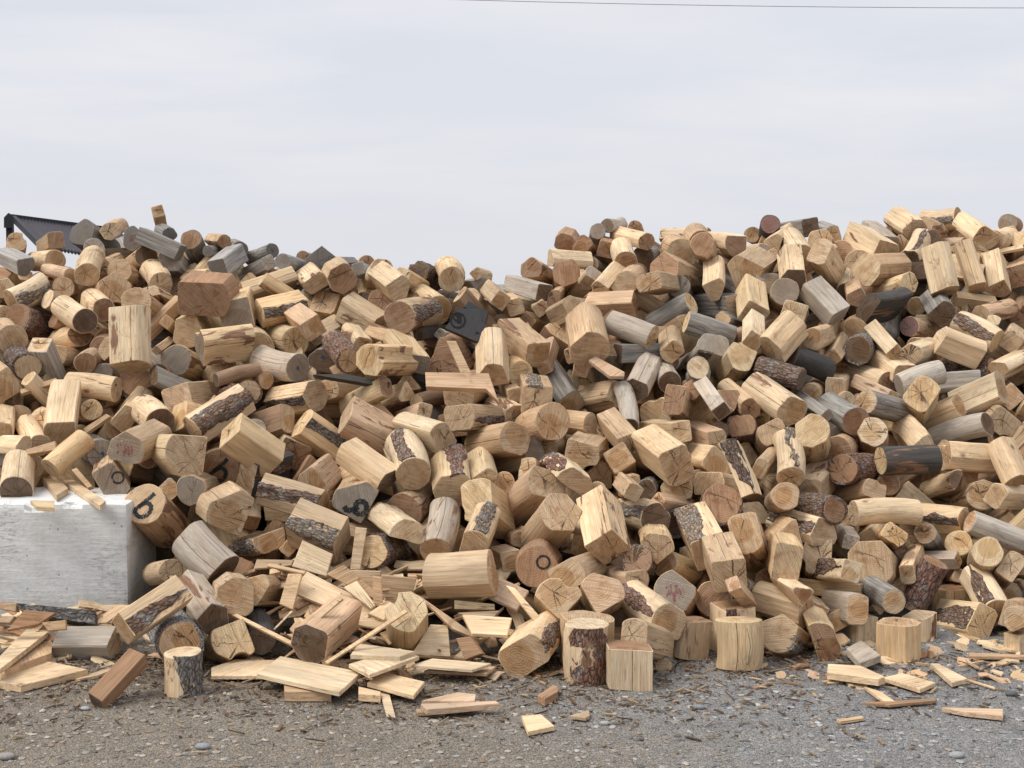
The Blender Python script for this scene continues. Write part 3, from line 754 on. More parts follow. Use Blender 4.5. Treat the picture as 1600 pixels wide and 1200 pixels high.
def profile(shape, rng, n):
    """radius for each angle, unit radius"""
    th = np.linspace(0, 2 * math.pi, n, endpoint=False)
    r = 1 + .018 * np.sin(2 * th + rng.uniform(0, 6)) + .012 * np.sin(3 * th + rng.uniform(0, 6))
    flats = []
    a0 = rng.uniform(0, 2 * math.pi)
    if shape == 'r':
        if rng.random() < .25: flats = [(a0, .9)]
        r = r + .012 * np.sin(5 * th + rng.uniform(0, 6))
    elif shape in 'hc':
        v = rng.random()
        if v < .34: flats = [(a0, rng.uniform(.60, .74)), (a0 + math.pi + rng.uniform(-.08, .08), rng.uniform(.60, .76)), (a0 + math.pi / 2, rng.uniform(.84, .95))]
        elif v < .58: flats = [(a0 - .8, rng.uniform(.55, .7)), (a0 + .8, rng.uniform(.55, .72)), (a0 + math.pi, rng.uniform(.75, .95))]
        elif v < .8:
            k = rng.choice([3, 4, 5]); a = a0
            for _ in range(k): flats.append((a, rng.uniform(.68, .92))); a += rng.uniform(.6, 1.5)
        else: flats = [(a0 + q_ * math.pi / 4 + rng.uniform(-.1, .1), rng.uniform(.76, .9)) for q_ in range(rng.choice([5, 6, 7]))]
    elif shape == 'q':
        a0 = math.pi / 4 * rng.choice([0, 1]) + rng.uniform(-.35, .35)
        flats = [(a0 + i * math.pi / 2, rng.uniform(.70, .78)) for i in range(4)]
    elif shape == 's':
        flats = [(a0, rng.uniform(.12, .3)), (a0 + math.pi, .85)]
    elif shape == 't':
        flats = [(a0, .3), (a0 + 1.9, .35), (a0 + 4.0, .8)]
    elif shape == 'p':
        flats = [(rad(52), .7), (rad(128), .7), (rad(-90), .8), (rad(0), .85), (rad(180), .85)]
    for a, d in flats:
        c = np.cos(th - a); r = np.where(c > .05, np.minimum(r, d / np.maximum(c, .05)), r)
    if shape == 'c' or (shape == 'h' and rng.random() < .22):      # round groove along the log
        a = a0 + rng.uniform(2.6, 4); cc, rho = 1.18, .5
        ph = (th - a + math.pi) % (2 * math.pi) - math.pi
        disc = rho ** 2 - (cc * np.sin(ph)) ** 2
        rg = cc * np.cos(ph) - np.sqrt(np.maximum(disc, 0))
        r = np.where((disc > 0) & (np.cos(ph) > 0), np.minimum(r, rg), r)
    if True:      # recentre on the middle of the outline and bring the mean width back to 2
        x, y = r * np.cos(th), r * np.sin(th); mx_, my_ = (x.max() + x.min()) / 2, (y.max() + y.min()) / 2
        if shape in 'qhprst': x, y = x - mx_, y - my_
        s_ = 4 / ((x.max() - x.min()) + (y.max() - y.min())); s_ = min(s_, 1.45)
        t2 = np.arctan2(y, x) % (2 * math.pi); r2 = np.hypot(x, y) * s_; o_ = np.argsort(t2); th, r = t2[o_], r2[o_]
    return th, r
def log_mesh(mb, rng, shape, Rm, L, side, end, weather, endweather, T=None, hi=True, crack=None, tilt=True, capmb=None):
    """adds one log, axis local z, visible end at +L/2. T: 4x4 numpy transform for merged heaps"""
    n = 60 if hi else 22; seg = 7 if hi else 3
    th, r = profile(shape, rng, n)
    if crack is not None:          # a real lengthwise split: narrow V from the rim towards the pith
        dep = rng.uniform(.45, .8); wd = rng.uniform(.010, .020)
        ins = [(crack - wd * 1.6, 1.0), (crack - wd * .7, .985), (crack + .04, 1 - dep), (crack + wd * .7, .985), (crack + wd * 1.6, 1.0)]
        keep = np.abs((th - crack + math.pi) % (2 * math.pi) - math.pi) > .06
        base = lambda a: float(np.interp(a % (2 * math.pi), np.append(th, 2 * math.pi), np.append(r, r[0])))
        tt = list(zip(th[keep], r[keep])) + [((a) % (2 * math.pi), base(a) * k) for a, k in ins[:2]] + [((a) % (2 * math.pi), base(a) * k) for a, k in ins[3:]]
        tt.sort(); mid = (crack % (2 * math.pi))
        arr = []; done = False
        for a, q in tt:
            if not done and a > mid: arr.append((mid, base(mid) * (1 - dep), )); done = True
            arr.append((a, q))
        if not done: arr.append((mid, base(mid) * (1 - dep)))
        th = np.array([a[0] for a in arr]); r = np.array([a[1] for a in arr]); n = len(th)
    tap = rng.uniform(-.035, .035); s = rng.random()
    ph = [rng.uniform(0, 6) for _ in range(4)]
    ta = [rng.uniform(-.09, .09) if tilt else 0 for _ in range(2)]; tb = [rng.uniform(-.1, .1) for _ in range(2)]
    rough = .05 if shape in 'st' else .012
    bx, by = (rng.uniform(-.014, .014), rng.uniform(-.014, .014)) if shape in 'rs' else (rng.uniform(-.003, .003), 0)
    V = []; zs = [-.5, -.494] + [(-.5 + i / (seg - 1)) for i in range(1, seg - 1)] + [.494, .5]
    cham = 1 - .0035 / Rm
    for i, z in enumerate(zs):
        k = (1 + tap * z) * (cham if i in (0, len(zs) - 1) else 1)
        rr = r * k * Rm * (1 + rough * np.sin(3 * th + ph[0] + z * 7) * np.cos(z * 5 + ph[1]) + rough * .5 * np.sin(9 * th + ph[2]) * np.sin(z * 9 + ph[3]))
        x = rr * np.cos(th) + bx * (z * z * 4 - .5); y = rr * np.sin(th) + by * (z * z * 4 - .5)
        w = z + .5
        zz = L * z + (ta[0] * x + ta[1] * y) * w + (tb[0] * x + tb[1] * y) * (1 - w)
        V.append(np.stack([x, y, zz], 1))
    m = len(zs); P = np.concatenate(V)
    f = [[i * n + j, i * n + (j + 1) % n, (i + 1) * n + (j + 1) % n, (i + 1) * n + j] for i in range(m - 1) for j in range(n)]
    def tr(p): return p if T is None else p @ T[:3, :3].T + T[:3, 3]
    mb.add(tr(P), f, 0, P, side, (s, weather, Rm))
    cap = P[(m - 1) * n:]; cap0 = P[:n]
    (mb if capmb is None else capmb).add(tr(cap), [list(range(n))], 1 if capmb is None else 0, cap, end, (s, endweather, Rm))
    mb.add(tr(cap0), [list(range(n))[::-1]], 1, cap0, end, (s + .3, endweather, Rm))
    return th, r, s
def bark_mesh(rng, th, r, Rm, L, a0, a1, col, seed, full=False):
    mb = MB(); na = max(8, int((a1 - a0) / rad(6))); nz = max(8, int(L / .018))
    angs = np.linspace(a0, a1, na + 1); zs = np.linspace(-.5, .5, nz + 1) * (L - .004)
    base = np.interp(angs % (2 * math.pi), np.append(th, 2 * math.pi), np.append(r, r[0])) * Rm
    eb = [rng.uniform(0, 6) for _ in range(6)]
    top = np.zeros((nz + 1, na + 1, 3)); EN = []
    for _ in range(2):
        w_ = [rng.uniform(-1, 1)]
        for i in range(nz): w_.append(max(-1, min(1, w_[-1] + rng.uniform(-.55, .55))))
        EN.append(w_)
    ea, eb2 = rng.choice([0, 0, 0, .45]), rng.choice([0, 0, 0, .5])
    def endcut(i, nz): return max(0, ea - i / nz) * .8 + max(0, eb2 - (1 - i / nz)) * .8
    for i, z in enumerate(zs):
        w0, w1 = (0, 0) if full else ((a1 - a0) * (.2 * EN[0][i] + endcut(i, nz)), -(a1 - a0) * (.2 * EN[1][i] + endcut(i, nz)))
        for j, a in enumerate(angs):
            u = j / na; aa = a + w0 * (1 - u) + w1 * u
            b = float(np.interp(aa % (2 * math.pi), np.append(th, 2 * math.pi), np.append(r, r[0]))) * Rm
            t = .0045 + .0014 * math.sin(aa * 11 + z * 40 + eb[3]) + .0012 * math.sin(aa * 23 - z * 70 + eb[4]) + rng.uniform(-.0012, .0015)
            if j in (0, na) and not full: t = -.004
            top[i, j] = ((b + t) * math.cos(aa), (b + t) * math.sin(aa), z * (1 if 0 < i < nz else 1))
    # close the two ends downward into the wood
    e0 = top[0].copy(); e1 = top[-1].copy()
    for e in (e0, e1): e[:, :2] *= (np.hypot(e[:, 0], e[:, 1]) - .014)[:, None] / np.hypot(e[:, 0], e[:, 1])[:, None]
    P = np.concatenate([e0[None], top, e1[None]]).reshape(-1, 3); W = na + 1
    f = []
    for i in range(nz + 2):
        for j in range(na):
            if not full and 0 < i < nz + 1 and rng.random() < .012: continue
            f.append([i * W + j, i * W + j + 1, (i + 1) * W + j + 1, (i + 1) * W + j])
    mb.add(P, f, 0, P, col, (seed, 0, Rm)); return mb
def stroke(mb, pts, w, z, closed=False):
    pts = [np.array(p, float) for p in pts]; n = len(pts); L_, R2 = [], []
    for i in range(n):
        d = pts[(i + 1) % n if closed else min(i + 1, n - 1)] - pts[i - 1 if closed else max(i - 1, 0)]; d /= (np.linalg.norm(d) + 1e-9)
        nn = np.array([-d[1], d[0]]); k = w * (1 + .18 * math.sin(i * 2.1)) / 2
        L_.append([*(pts[i] + nn * k), z]); R2.append([*(pts[i] - nn * k), z])
    P = np.array(L_ + R2); P2 = P.copy(); P2[:, 2] -= .003
    q = list(range(n if closed else n - 1))
    f = [[i, n + i, n + (i + 1) % n, (i + 1) % n] for i in q]
    mb.add(P, f, 0, P, (0, 0, 0), (0, 0, 1))
def smooth_pts(p, k=5):
    out = []; n = len(p); p = [np.array(a, float) for a in p]
    for i in range(n - 1):
        a, b, c, d = p[max(i - 1, 0)], p[i], p[i + 1], p[min(i + 2, n - 1)]
        for j in range(k):
            t = j / k; out.append(.5 * (2 * b + (c - a) * t + (2 * a - 5 * b + 4 * c - d) * t * t + (3 * b - a - 3 * c + d) * t ** 3))
    out.append(p[-1]); return out
def marks(kind, R, L, parent, rng):
    z = L / 2 + .0015; S = lambda pts: [(x * R, y * R) for x, y in pts]
    def mk(name, mat, strokes):
        mb = MB()
        for k, (pts, w) in enumerate(strokes): stroke(mb, smooth_pts(S(pts)), w * R, z + k * .0004)
        mb.build(name, [mat], parent)
    if kind == 'm6': mk('painted_numeral', BLACK, [([(.42, .50), (.15, .25), (-.12, 0), (-.38, -.20), (-.40, -.42), (-.18, -.62), (.12, -.58), (.30, -.35), (.30, -.10), (.12, .04), (-.10, 0), (-.28, -.16)], .20)])
    if kind == 'm8': mk('painted_mark', BLACK, [([(-.50, -.18), (-.36, -.36), (-.12, -.34), (.10, -.50), (.34, -.52), (.50, -.34), (.48, -.08), (.30, .05), (.10, .0), (.02, -.18), (.10, -.36)], .24)])
    if kind == 'mo':
        mk('dark_ring_mark', BLACK, [([(.35 + .3 * math.cos(a), .2 + .3 * math.sin(a)) for a in np.linspace(0, 6.28, 13)], .11)])
    if kind == 'mr':
        mk('red_paint_smear', REDP, [([(x, y0), (x + .05, y0 - .25), (x - .03, y0 - .5)], w) for x, y0, w in ((-.4, .2, .12), (-.24, .3, .1), (.02, .25, .16), (.2, .1, .12), (.35, .15, .08), (-.1, -.1, .12))])
        mk('chalk_arc', PALEP, [([(-.3, .25), (-.1, .4), (.15, .4), (.35, .22)], .07)])
    if kind == 'mb': mk('blue_paint_dot', BLUEP, [([(-.15, .12), (0, .05), (.12, .1)], .16), ([(.0, .2), (.02, -.05), (.06, -.14)], .1)])
# ---------------------------------------------------------------- read the catalogue
logs = []
for ln in CAT.strip().splitlines():
    if ln.startswith('T '): _, tx, ty, ts = ln.split(); tx, ty, ts = float(tx), float(ty), float(ts); continue
    parts = ln.split('|'); q = parts[0].split()
    if 'X' in q: continue
    e = dict(x1=tx + float(q[0]) / ts, y1=ty + float(q[1]) / ts, x2=tx + float(q[2]) / ts, y2=ty + float(q[3]) / ts, w=float(q[4]) / ts, sh=q[5], so=q[6], eo=q[7], z=0, fl=set(), mk=None)
    for k in q[8:]:
        if k[0] == 'z': e['z'] = int(k[1:])
        elif k[0] == 'm': e['mk'] = k
        else: e['fl'].add(k)
    for p in parts[1:]: e[p[0]] = p[1:].strip()
    logs.append(e)
rng = random.Random(11)
BLK_X, BLK_Y0, BLK_Y1, BLK_H = -1.861, 6.9, 7.48, .61
for e in logs:
    e['len'] = rng.uniform(.33, .40); fixd = 'U' in e['fl']
    if 'U' in e['fl']:
        g = gnd(e['x2'], e['y2']); Yf = g[1]; Yc = Yf + e['w'] / 2 * Yf / F
        A = at(e['x1'], e['y1'], Yc); Rm = e['w'] / 2 * Yc / F
        B = np.array([at(e['x2'], e['y2'], Yc)[0], Yc, 0.0])
    else:
        DA = surf(e['x1'], e['y1']) - .04 * e['z']
        if 'G' in e['fl']:
            yb = max(e['y1'], e['y2']) + .46 * e['w']; DA = gnd(e['x1'], yb)[1] + .05
        Rm = e['w'] / 2 * DA / F
        A = at(e['x1'], e['y1'], DA); rb = ray(e['x2'], e['y2']); L = e['len']
        pl = math.hypot(e['x1'] - e['x2'], e['y1'] - e['y2']) * DA / F
        if pl > .62 * L: L = min(max(pl * 1.06, .25), .46)
        a = rb @ rb; bq = 2 * rb @ (CAM - A); c = (CAM - A) @ (CAM - A) - L * L; disc = bq * bq - 4 * a * c
        t = (-bq + math.sqrt(disc)) / (2 * a) if disc > 0 else -bq / (2 * a)
        B = CAM + rb * t
    e['A'], e['B'], e['R'] = A, B, Rm * (1 if fixd else 1.03)
# push logs apart along their own sight lines until they rest against each other
n = len(logs); TS = np.linspace(.12, .88, 5)
A0 = np.array([e['A'] for e in logs]); B0 = np.array([e['B'] for e in logs]); R0 = np.array([e['R'] for e in logs])
fix = np.array(['U' in e['fl'] or 'G' in e['fl'] for e in logs])
dep0 = np.array([((e['A'] + e['B']) / 2)[1] - .13 * e['z'] for e in logs])
sc = np.ones(n)
def spheres(sc):
    A = CAM + (A0 - CAM) * sc[:, None]; B = CAM + (B0 - CAM) * sc[:, None]
    return A[:, None, :] * (1 - TS)[None, :, None] + B[:, None, :] * TS[None, :, None]
mid = (A0 + B0) / 2; pi, pj = np.where(np.triu(np.linalg.norm(mid[:, None] - mid[None], axis=2) < .75, 1))
front_i = dep0[pi] < dep0[pj]
for it in range(70):
    S = spheres(sc); rr = R0 * sc * .86
    d = np.linalg.norm(S[pi][:, :, None, :] - S[pj][:, None, :, :], axis=3).min(axis=(1, 2))
    pen = np.maximum(rr[pi] + rr[pj] - d, 0)
    mv = np.zeros(n); mvb = np.zeros(n)
    fi = np.where(front_i, pi, pj); bi = np.where(front_i, pj, pi)
    np.maximum.at(mv, fi, pen); np.maximum.at(mvb, bi, pen)
    dz = .35 * (mvb - mv) + .02 * (1 - sc) * 7
    dz[fix] = 0
    sc = np.clip(sc + dz / 7.5, .915, 1.07)
    low = (spheres(sc)[:, :, 2] - (R0 * sc * .9)[:, None]).min(axis=1)
    sc = np.where((low < 0) & ~fix, sc + low * .12, sc)
for i, e in enumerate(logs):
    e['A'] = CAM + (A0[i] - CAM) * sc[i]; e['B'] = CAM + (B0[i] - CAM) * sc[i]; e['R'] = R0[i] * sc[i]
    e['area'] = e['w'] * (e['w'] + .6 * math.hypot(e['x1'] - e['x2'], e['y1'] - e['y2'])) * (3 if 'L' in e else 1)
# ---------------------------------------------------------------- labels for the logs
COLW = {'f': 'pale', 'y': 'yellow', 'n': 'tan', 's': 'pinkish', 'o': 'orange-brown', 'g': 'grey', 'w': 'silvery', 'k': 'dark', 'b': 'bark-covered'}
SHW = {'r': 'round log', 'h': 'chamfered log', 'c': 'grooved log', 'q': 'squared log', 's': 'half-split log', 't': 'wedge-shaped log', 'p': 'gable-shaped log'}
ENDW = {'f': 'pale end', 'y': 'yellow end', 'n': 'tan end', 's': 'pink end', 'o': 'brown end', 'g': 'grey end', 'k': 'black end', 'r': 'red end', 'w': 'silvery end', 'b': 'barky end'}
marksL = [e for e in logs if 'L' in e]
def words(s): return len(s.split())
def pose(e):
    dx, dy = e['x1'] - e['x2'], e['y1'] - e['y2']; p = math.hypot(dx, dy)
    if p < .45 * e['w']: return 'facing the camera'
    a = math.degrees(math.atan2(abs(dy), abs(dx)))
    if a < 18: return 'lying level'
    if a > 68: return 'pointing down' if dy > 0 else 'pointing up'
    return ('tipped down ' if dy > 0 else 'tipped up ') + ('right' if dx > 0 else 'left')
def direction(e, l):
    dx = (e['x1'] + e['x2'] - l['x1'] - l['x2']) / 2; dy = (e['y1'] + e['y2'] - l['y1'] - l['y2']) / 2
    a = math.degrees(math.atan2(-dy, dx)) % 360
    return ['right of', 'above right of', 'above', 'above left of', 'left of', 'below left of', 'below', 'below right of'][int(((a + 22.5) % 360) // 45)]
order = sorted([e for e in logs], key=lambda e: -e['area']); keep = order[:296]; rest = order[296:]
used = set()
for e in keep:
    if 'L' in e:
        e['label'] = e.get('D') or e['L'].replace('the ', ''); used.add(e['label'])
for e in keep:
    if 'L' in e: continue
    near = sorted(marksL, key=lambda l: math.hypot((e['x1'] + e['x2'] - l['x1'] - l['x2']) / 2, (e['y1'] + e['y2'] - l['y1'] - l['y2']) / 2))
    near = [l for l in near if 'L' in l]
    L1, L2 = near[0], near[1]; lab = None
    size = 'small ' if e['w'] < 27 else ('large ' if e['w'] > 52 else '')
    base = f"{size}{COLW[e['so']]} {SHW[e['sh']]}"
    for b2 in (f"{base} {pose(e)}", f"{base} with {ENDW[e['eo']]} {pose(e)}", f"{base} with {ENDW[e['eo']]}", base):
        for l in near[:3]:
            c = f"{b2}, {direction(e, l)} {l['L']}"
            if words(c) <= 16 and c not in used: lab = c; break
        if lab: break
    if not lab: lab = f"{base} between {L1['L']} and {L2['L']}"
    e['label'] = lab; used.add(lab)
# ---------------------------------------------------------------- build the logs one by one
def frame(A, B):
    z = (A - B) / np.linalg.norm(A - B); x = np.array([1.0, 0, 0]); x = x - z * (x @ z)
    if np.linalg.norm(x) < .35: x = np.array([0, 0, 1.0]) - z * z[2]
    x /= np.linalg.norm(x); y = np.cross(z, x); T = np.eye(4)
    T[:3, 0], T[:3, 1], T[:3, 2], T[:3, 3] = x, y, z, (A + B) / 2
    return T
def params(e, rg):
    side = jit(TONE[e['so']], rg); end = jit(ETONE.get(e['eo'], TONE[e['eo']]), rg) * ED
    if e['eo'] in 'nf' and e['so'] in 'fny': end = end * .96
    we = {'g': .8, 'w': .42, 'k': .22}.get(e['so'], rg.choice([0, 0, 0, .1, .3])); ew = {'g': .62, 'k': .3, 'r': .7, 'w': .7}.get(e['eo'], rg.choice([0, 0, .05, .15, .35]))
    if min(e['y1'], e['y2']) < 425 and e['x1'] < 570 and e['so'] in 'gwk':
        v = {'g': .19, 'w': .36, 'k': .08}[e['so']] * rg.uniform(.8, 1.2); side = np.array([v * 1.03, v, v * .97]); we = .75
        end = np.array([.17, .155, .14]) * rg.uniform(.7, 1.3) if e['eo'] in 'gk' else end; ew = .7 if e['eo'] in 'gk' else ew
    return side, end, we, ew
for k, e in enumerate(keep):
    rg = random.Random(1000 + k); T = frame(e['A'], e['B']); L = float(np.linalg.norm(e['A'] - e['B']))
    side, end, we, ew = params(e, rg)
    cv = CAM - T[:3, 3]; ca = math.atan2(cv @ T[:3, 1], cv @ T[:3, 0])       # angle of the side that shows
    crack = (ca + rg.uniform(-.35, .35)) % (2 * math.pi) if ('c' in e['fl'] or rg.random() < .30) else None
    if crack is not None and not .1 < crack < 6.18: crack = .3
    mb = MB(); cm = MB(); th, r, s = log_mesh(mb, rg, e['sh'], e['R'], L, side, end, we, ew, crack=crack, tilt=e['mk'] is None, capmb=cm)
    o = mb.build('split_log' if e['sh'] in 'st' else 'firewood_log', [WS, WE], matrix=Matrix(T.tolist()), smooth=26)
    tag(o, e['label'], 'log', 'cut logs in the pile'); ce = cm.build('cut_end', [WE], o)
    if e['so'] == 'b': bark_mesh(rg, th, r, e['R'], L, 0, 2 * math.pi, jit((.26, .25, .24) if 'silver' in e.get('L', '') else (.17, .10, .08) if 'reddish' in e.get('L', '') or 'red-bark' in e.get('L', '') else rg.choice(BARKC), rg, .15), s, True).build('bark', [BK], o, smooth=40)
    elif 'B' in e['fl']:
        hw = rg.uniform(.38, .62) if e['w'] < 65 else rg.uniform(.3, .5); c0 = ca + rg.uniform(-.35, .35)
        if 'L' in e and ('bark-faced' in e['L'] or 'half-bark' in e['L'] or 'half-barked' in e['L']): hw = .8; c0 = ca + (.5 if 'stump' in e['L'] else -.45 if 'half' in e['L'] else 0)
        if 'L' in e and 'bark-faced' in e['L']: hw = 1.25; c0 = ca + .15
        bark_mesh(rg, th, r, e['R'], L, c0 - hw, c0 + hw, jit(rg.choice(BARKC), rg, .2), s).build('bark', [BK], o, smooth=40)
    if e['mk']: marks(e['mk'], e['R'], L, ce, rg)
# ---------------------------------------------------------------- the rest of the heap, one object
heap = MB(); rg = random.Random(5)
for e in rest:
    T = frame(e['A'], e['B']); side, end, we, ew = params(e, rg)
    log_mesh(heap, rg, e['sh'], e['R'], float(np.linalg.norm(e['A'] - e['B'])), side, end, we, ew, T, hi=False)
allS = spheres(sc); cS = allS.reshape(-1, 3); cR = np.repeat(R0 * sc * .88, 5)
placed = []
def fits(P, r, tol):
    return (np.linalg.norm(cS - P[:, None, :], axis=2) - cR[None] - r).min() > -tol
cnt = 0
for layer, (off, spc) in enumerate(((.05, 36), (.29, 40), (.44, 44), (.60, 50), (-.02, 52))):
    y = 330
    while y < 1080:
        x = -900
        while x < 2500:
            px = x + rg.uniform(-18, 18); py = y + rg.uniform(-18, 18); x += spc
            inside = -40 < px < 1640
            if layer == 4 and inside: continue
            if layer == 0 and (not inside or (380 < px < 830 and py > 850) or (px < 330 and py > 740)): continue
            Rm = rg.uniform(.07, .125) if layer else rg.uniform(.045, .085)
            if layer == 0 and px > 1180 and py > 870: Rm = rg.uniform(.07, .105)
            if py < skyline(px) + 30: continue
            Y = surf(px, py) + off + rg.uniform(-.06, .06); P = at(px, py, Y)
            if P[2] < (.02 if layer == 0 else .05): continue
            if P[0] < BLK_X + .12 and BLK_Y0 - .15 < P[1] < BLK_Y1 + .15 and P[2] < BLK_H + Rm: continue
            if P[0] < BLK_X + .3 and P[1] < BLK_Y1 + .1: continue
            a = rg.uniform(0, 2 * math.pi); el = rg.uniform(-.9, .9); dv = np.array([math.cos(a) * math.cos(el), -abs(math.sin(a)) * math.cos(el), math.sin(el)])
            L = rg.uniform(.30, .4); ok = False
            for step in range(5):
                A = P + dv * L / 2; B = P - dv * L / 2; Q = A * (1 - TS)[:, None] + B * TS[:, None]
                if min(A[2], B[2]) - Rm * .6 > 0 and fits(Q, Rm, .012 if layer == 0 else .045 if inside else .06): ok = True; break
                P = P + ray(px, py) * .07
            if not ok: continue
            bad = False
            for e_ in ((A, B)):
                ppx, ppy = project(e_ + np.array([0, 0, Rm]))
                if ppy < skyline(ppx) + 4: bad = True
            if bad: continue
            cS = np.concatenate([cS, Q]); cR = np.concatenate([cR, np.full(5, Rm * .8)])
            greyer = .5 if (1050 < px < 1500 and 430 < py < 650) else .12
            if px < 560 and py < 425: greyer = .85
            so = rg.choice('gwk' if rg.random() < greyer else 'ffnnyyosb'); eo = rg.choice('nnnfyo') if so not in 'gk' else rg.choice('gkn')
            sh = rg.choice('rhhhhqqqst')
            side = jit(TONE[so], rg); end = jit(ETONE.get(eo, TONE[eo]), rg) * ED
            if py < 425 and px < 560 and so in 'gwk': v = rg.uniform(.12, .36); side = np.array([v * 1.03, v, v * .97]); end = side * .8
            log_mesh(heap, rg, sh, Rm, L, side, end, .7 if so in 'gw' else .1, .5 if eo in 'gk' else .1, frame(A, B) , hi=False); cnt += 1
        y += spc * .8
print('fill logs', cnt, 'catalogue', n, 'kept', len(keep))
tag(heap.build('log_heap', [WS, WE], smooth=30), 'smaller cut logs packed behind and between the big ones', 'log heap', kind='stuff')
# ---------------------------------------------------------------- chips and bark packed under the heap
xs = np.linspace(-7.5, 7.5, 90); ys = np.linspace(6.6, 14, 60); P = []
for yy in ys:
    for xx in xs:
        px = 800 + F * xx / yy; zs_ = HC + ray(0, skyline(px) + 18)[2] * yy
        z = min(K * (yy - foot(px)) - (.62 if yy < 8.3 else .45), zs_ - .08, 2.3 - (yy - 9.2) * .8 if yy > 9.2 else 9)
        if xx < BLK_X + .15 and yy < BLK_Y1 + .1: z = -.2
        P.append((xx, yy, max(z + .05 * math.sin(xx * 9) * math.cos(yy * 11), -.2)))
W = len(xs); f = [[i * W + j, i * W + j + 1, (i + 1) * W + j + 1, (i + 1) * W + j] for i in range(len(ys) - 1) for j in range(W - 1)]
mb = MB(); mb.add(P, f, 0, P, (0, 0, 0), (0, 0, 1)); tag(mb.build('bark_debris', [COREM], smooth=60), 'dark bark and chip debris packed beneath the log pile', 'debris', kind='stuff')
# ---------------------------------------------------------------- ground
g = MB(); xs = [-400, -60, -12, -6, -3, 0, 3, 6, 12, 60, 400]; ys = [-200, -20, 0, 3, 5, 6, 7, 9, 14, 40, 150, 900]
P = [(x, y, 0) for y in ys for x in xs]; W = len(xs)
g.add(P, [[i * W + j, i * W + j + 1, (i + 1) * W + j + 1, (i + 1) * W + j] for i in range(len(ys) - 1) for j in range(W - 1)], 0, P, (0, 0, 0), (0, 0, 1))
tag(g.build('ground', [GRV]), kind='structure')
# pebbles and chips: uncountable
ICO = []; ph_ = (1 + 5 ** .5) / 2
for a in (-1, 1):
    for b in (-ph_, ph_): ICO += [(a, b, 0), (0, a, b), (b, 0, a)]
ICO = np.array(ICO) / math.hypot(1, ph_)
import itertools
dd = [tuple(c) for c in itertools.combinations(range(12), 3) if all(abs(np.linalg.norm(ICO[a] - ICO[b]) - 1.0515) < .01 for a, b in itertools.combinations(c, 2))]
IF = []
for a, b, c in dd:
    nrm = np.cross(ICO[b] - ICO[a], ICO[c] - ICO[a]); IF.append([a, b, c] if nrm @ ICO[a] > 0 else [a, c, b])
nr = np.random.RandomState(3)
def stones(count, x0, x1, y0, y1, smin, smax, power, cols, flat=.6):
    mb = MB(); V = []; Fc = []; Cc = []
    for i in range(count):
        Y = y0 + (y1 - y0) * nr.rand() ** 1.15; X = nr.uniform(x0, x1) * (Y / 7.0); s = smin + (smax - smin) * nr.rand() ** power
        a = nr.uniform(0, 6.28); ca_, sa = math.cos(a), math.sin(a)
        v = ICO * (1 + nr.uniform(-.18, .18, (12, 1))) * (s * nr.uniform(.8, 1.4), s * nr.uniform(.6, 1), s * flat * nr.uniform(.5, 1.1))
        v = np.stack([v[:, 0] * ca_ - v[:, 1] * sa, v[:, 0] * sa + v[:, 1] * ca_, v[:, 2]], 1) + (X, Y, s * .12)
        V.append(v); Fc += [[k + 12 * i for k in q] for q in IF]; c = np.array(cols[nr.randint(len(cols))]) * nr.uniform(.7, 1.25)
        if X < 0.3 - (Y - 6) * .5 + nr.randn() * .8: c = c * (1.0, .90, .78)
        Cc.append(np.tile(c, (12, 1)))
    V = np.concatenate(V); mb.add(V, Fc, 0, V, np.concatenate(Cc), (0, 0, 1)); return mb
SC = [(.27, .265, .26), (.20, .205, .215), (.34, .33, .315), (.14, .145, .15), (.24, .205, .175), (.36, .35, .335), (.19, .185, .18), (.24, .255, .275), (.27, .255, .24)]
tag(stones(34000, -3.0, 3.0, 4.75, 7.4, .0015, .017, 8.0, SC, .42).build('loose_gravel', [PEB], smooth=60), 'loose grey pebbles and grit over the ground', 'gravel', kind='stuff')
def slivers(count):
    mb = MB(); V = []; Fc = []; Cc = []; k = 0
    for i in range(count):
        Y = 4.9 + 1.5 * nr.rand() ** .45; X = nr.uniform(-2.6, 2.6)
        if nr.rand() < .5 and X > .6 - (Y - 6): X -= nr.uniform(0.5, 3)
        if nr.rand() > (Y - 4.7) / 1.3: continue
        l = .004 + .034 * nr.rand() ** 4; w = .0016 + .0045 * nr.rand() ** 2; h = .001 + .002 * nr.rand(); a = nr.uniform(0, 3.14); tlt = nr.uniform(-.3, .3)
        b = np.array([(sx * l * (1 if sy > 0 else nr.uniform(.6, 1)), sy * w, sz * h) for sx in (-1, 1) for sy in (-1, 1) for sz in (-1, 1)])
        b[:, 2] += b[:, 0] * tlt; b = np.stack([b[:, 0] * math.cos(a) - b[:, 1] * math.sin(a), b[:, 0] * math.sin(a) + b[:, 1] * math.cos(a), b[:, 2]], 1) + (X, Y, .006 + abs(tlt) * l * .8)
        V.append(b); Fc += [[q + k for q in f_] for f_ in ([0, 1, 3, 2], [4, 6, 7, 5], [0, 4, 5, 1], [2, 3, 7, 6], [0, 2, 6, 4], [1, 5, 7, 3])]; k += 8
        c = np.array([(.22, .15, .09), (.13, .085, .055), (.36, .26, .16), (.09, .06, .045), (.20, .17, .14), (.50, .38, .24)][nr.choice(6, p=[.26, .26, .12, .2, .12, .04])]) * nr.uniform(.7, 1.2); Cc.append(np.tile(c, (8, 1)))
    V = np.concatenate(V); mb.add(V, Fc, 0, V, np.concatenate(Cc), (0, 0, 1)); return mb
tag(slivers(5500).build('bark_and_wood_chips', [LIT]), 'scattered bark shreds and small wood chips on the gravel', 'wood chips', kind='stuff')
mb = MB(); rg = random.Random(77)
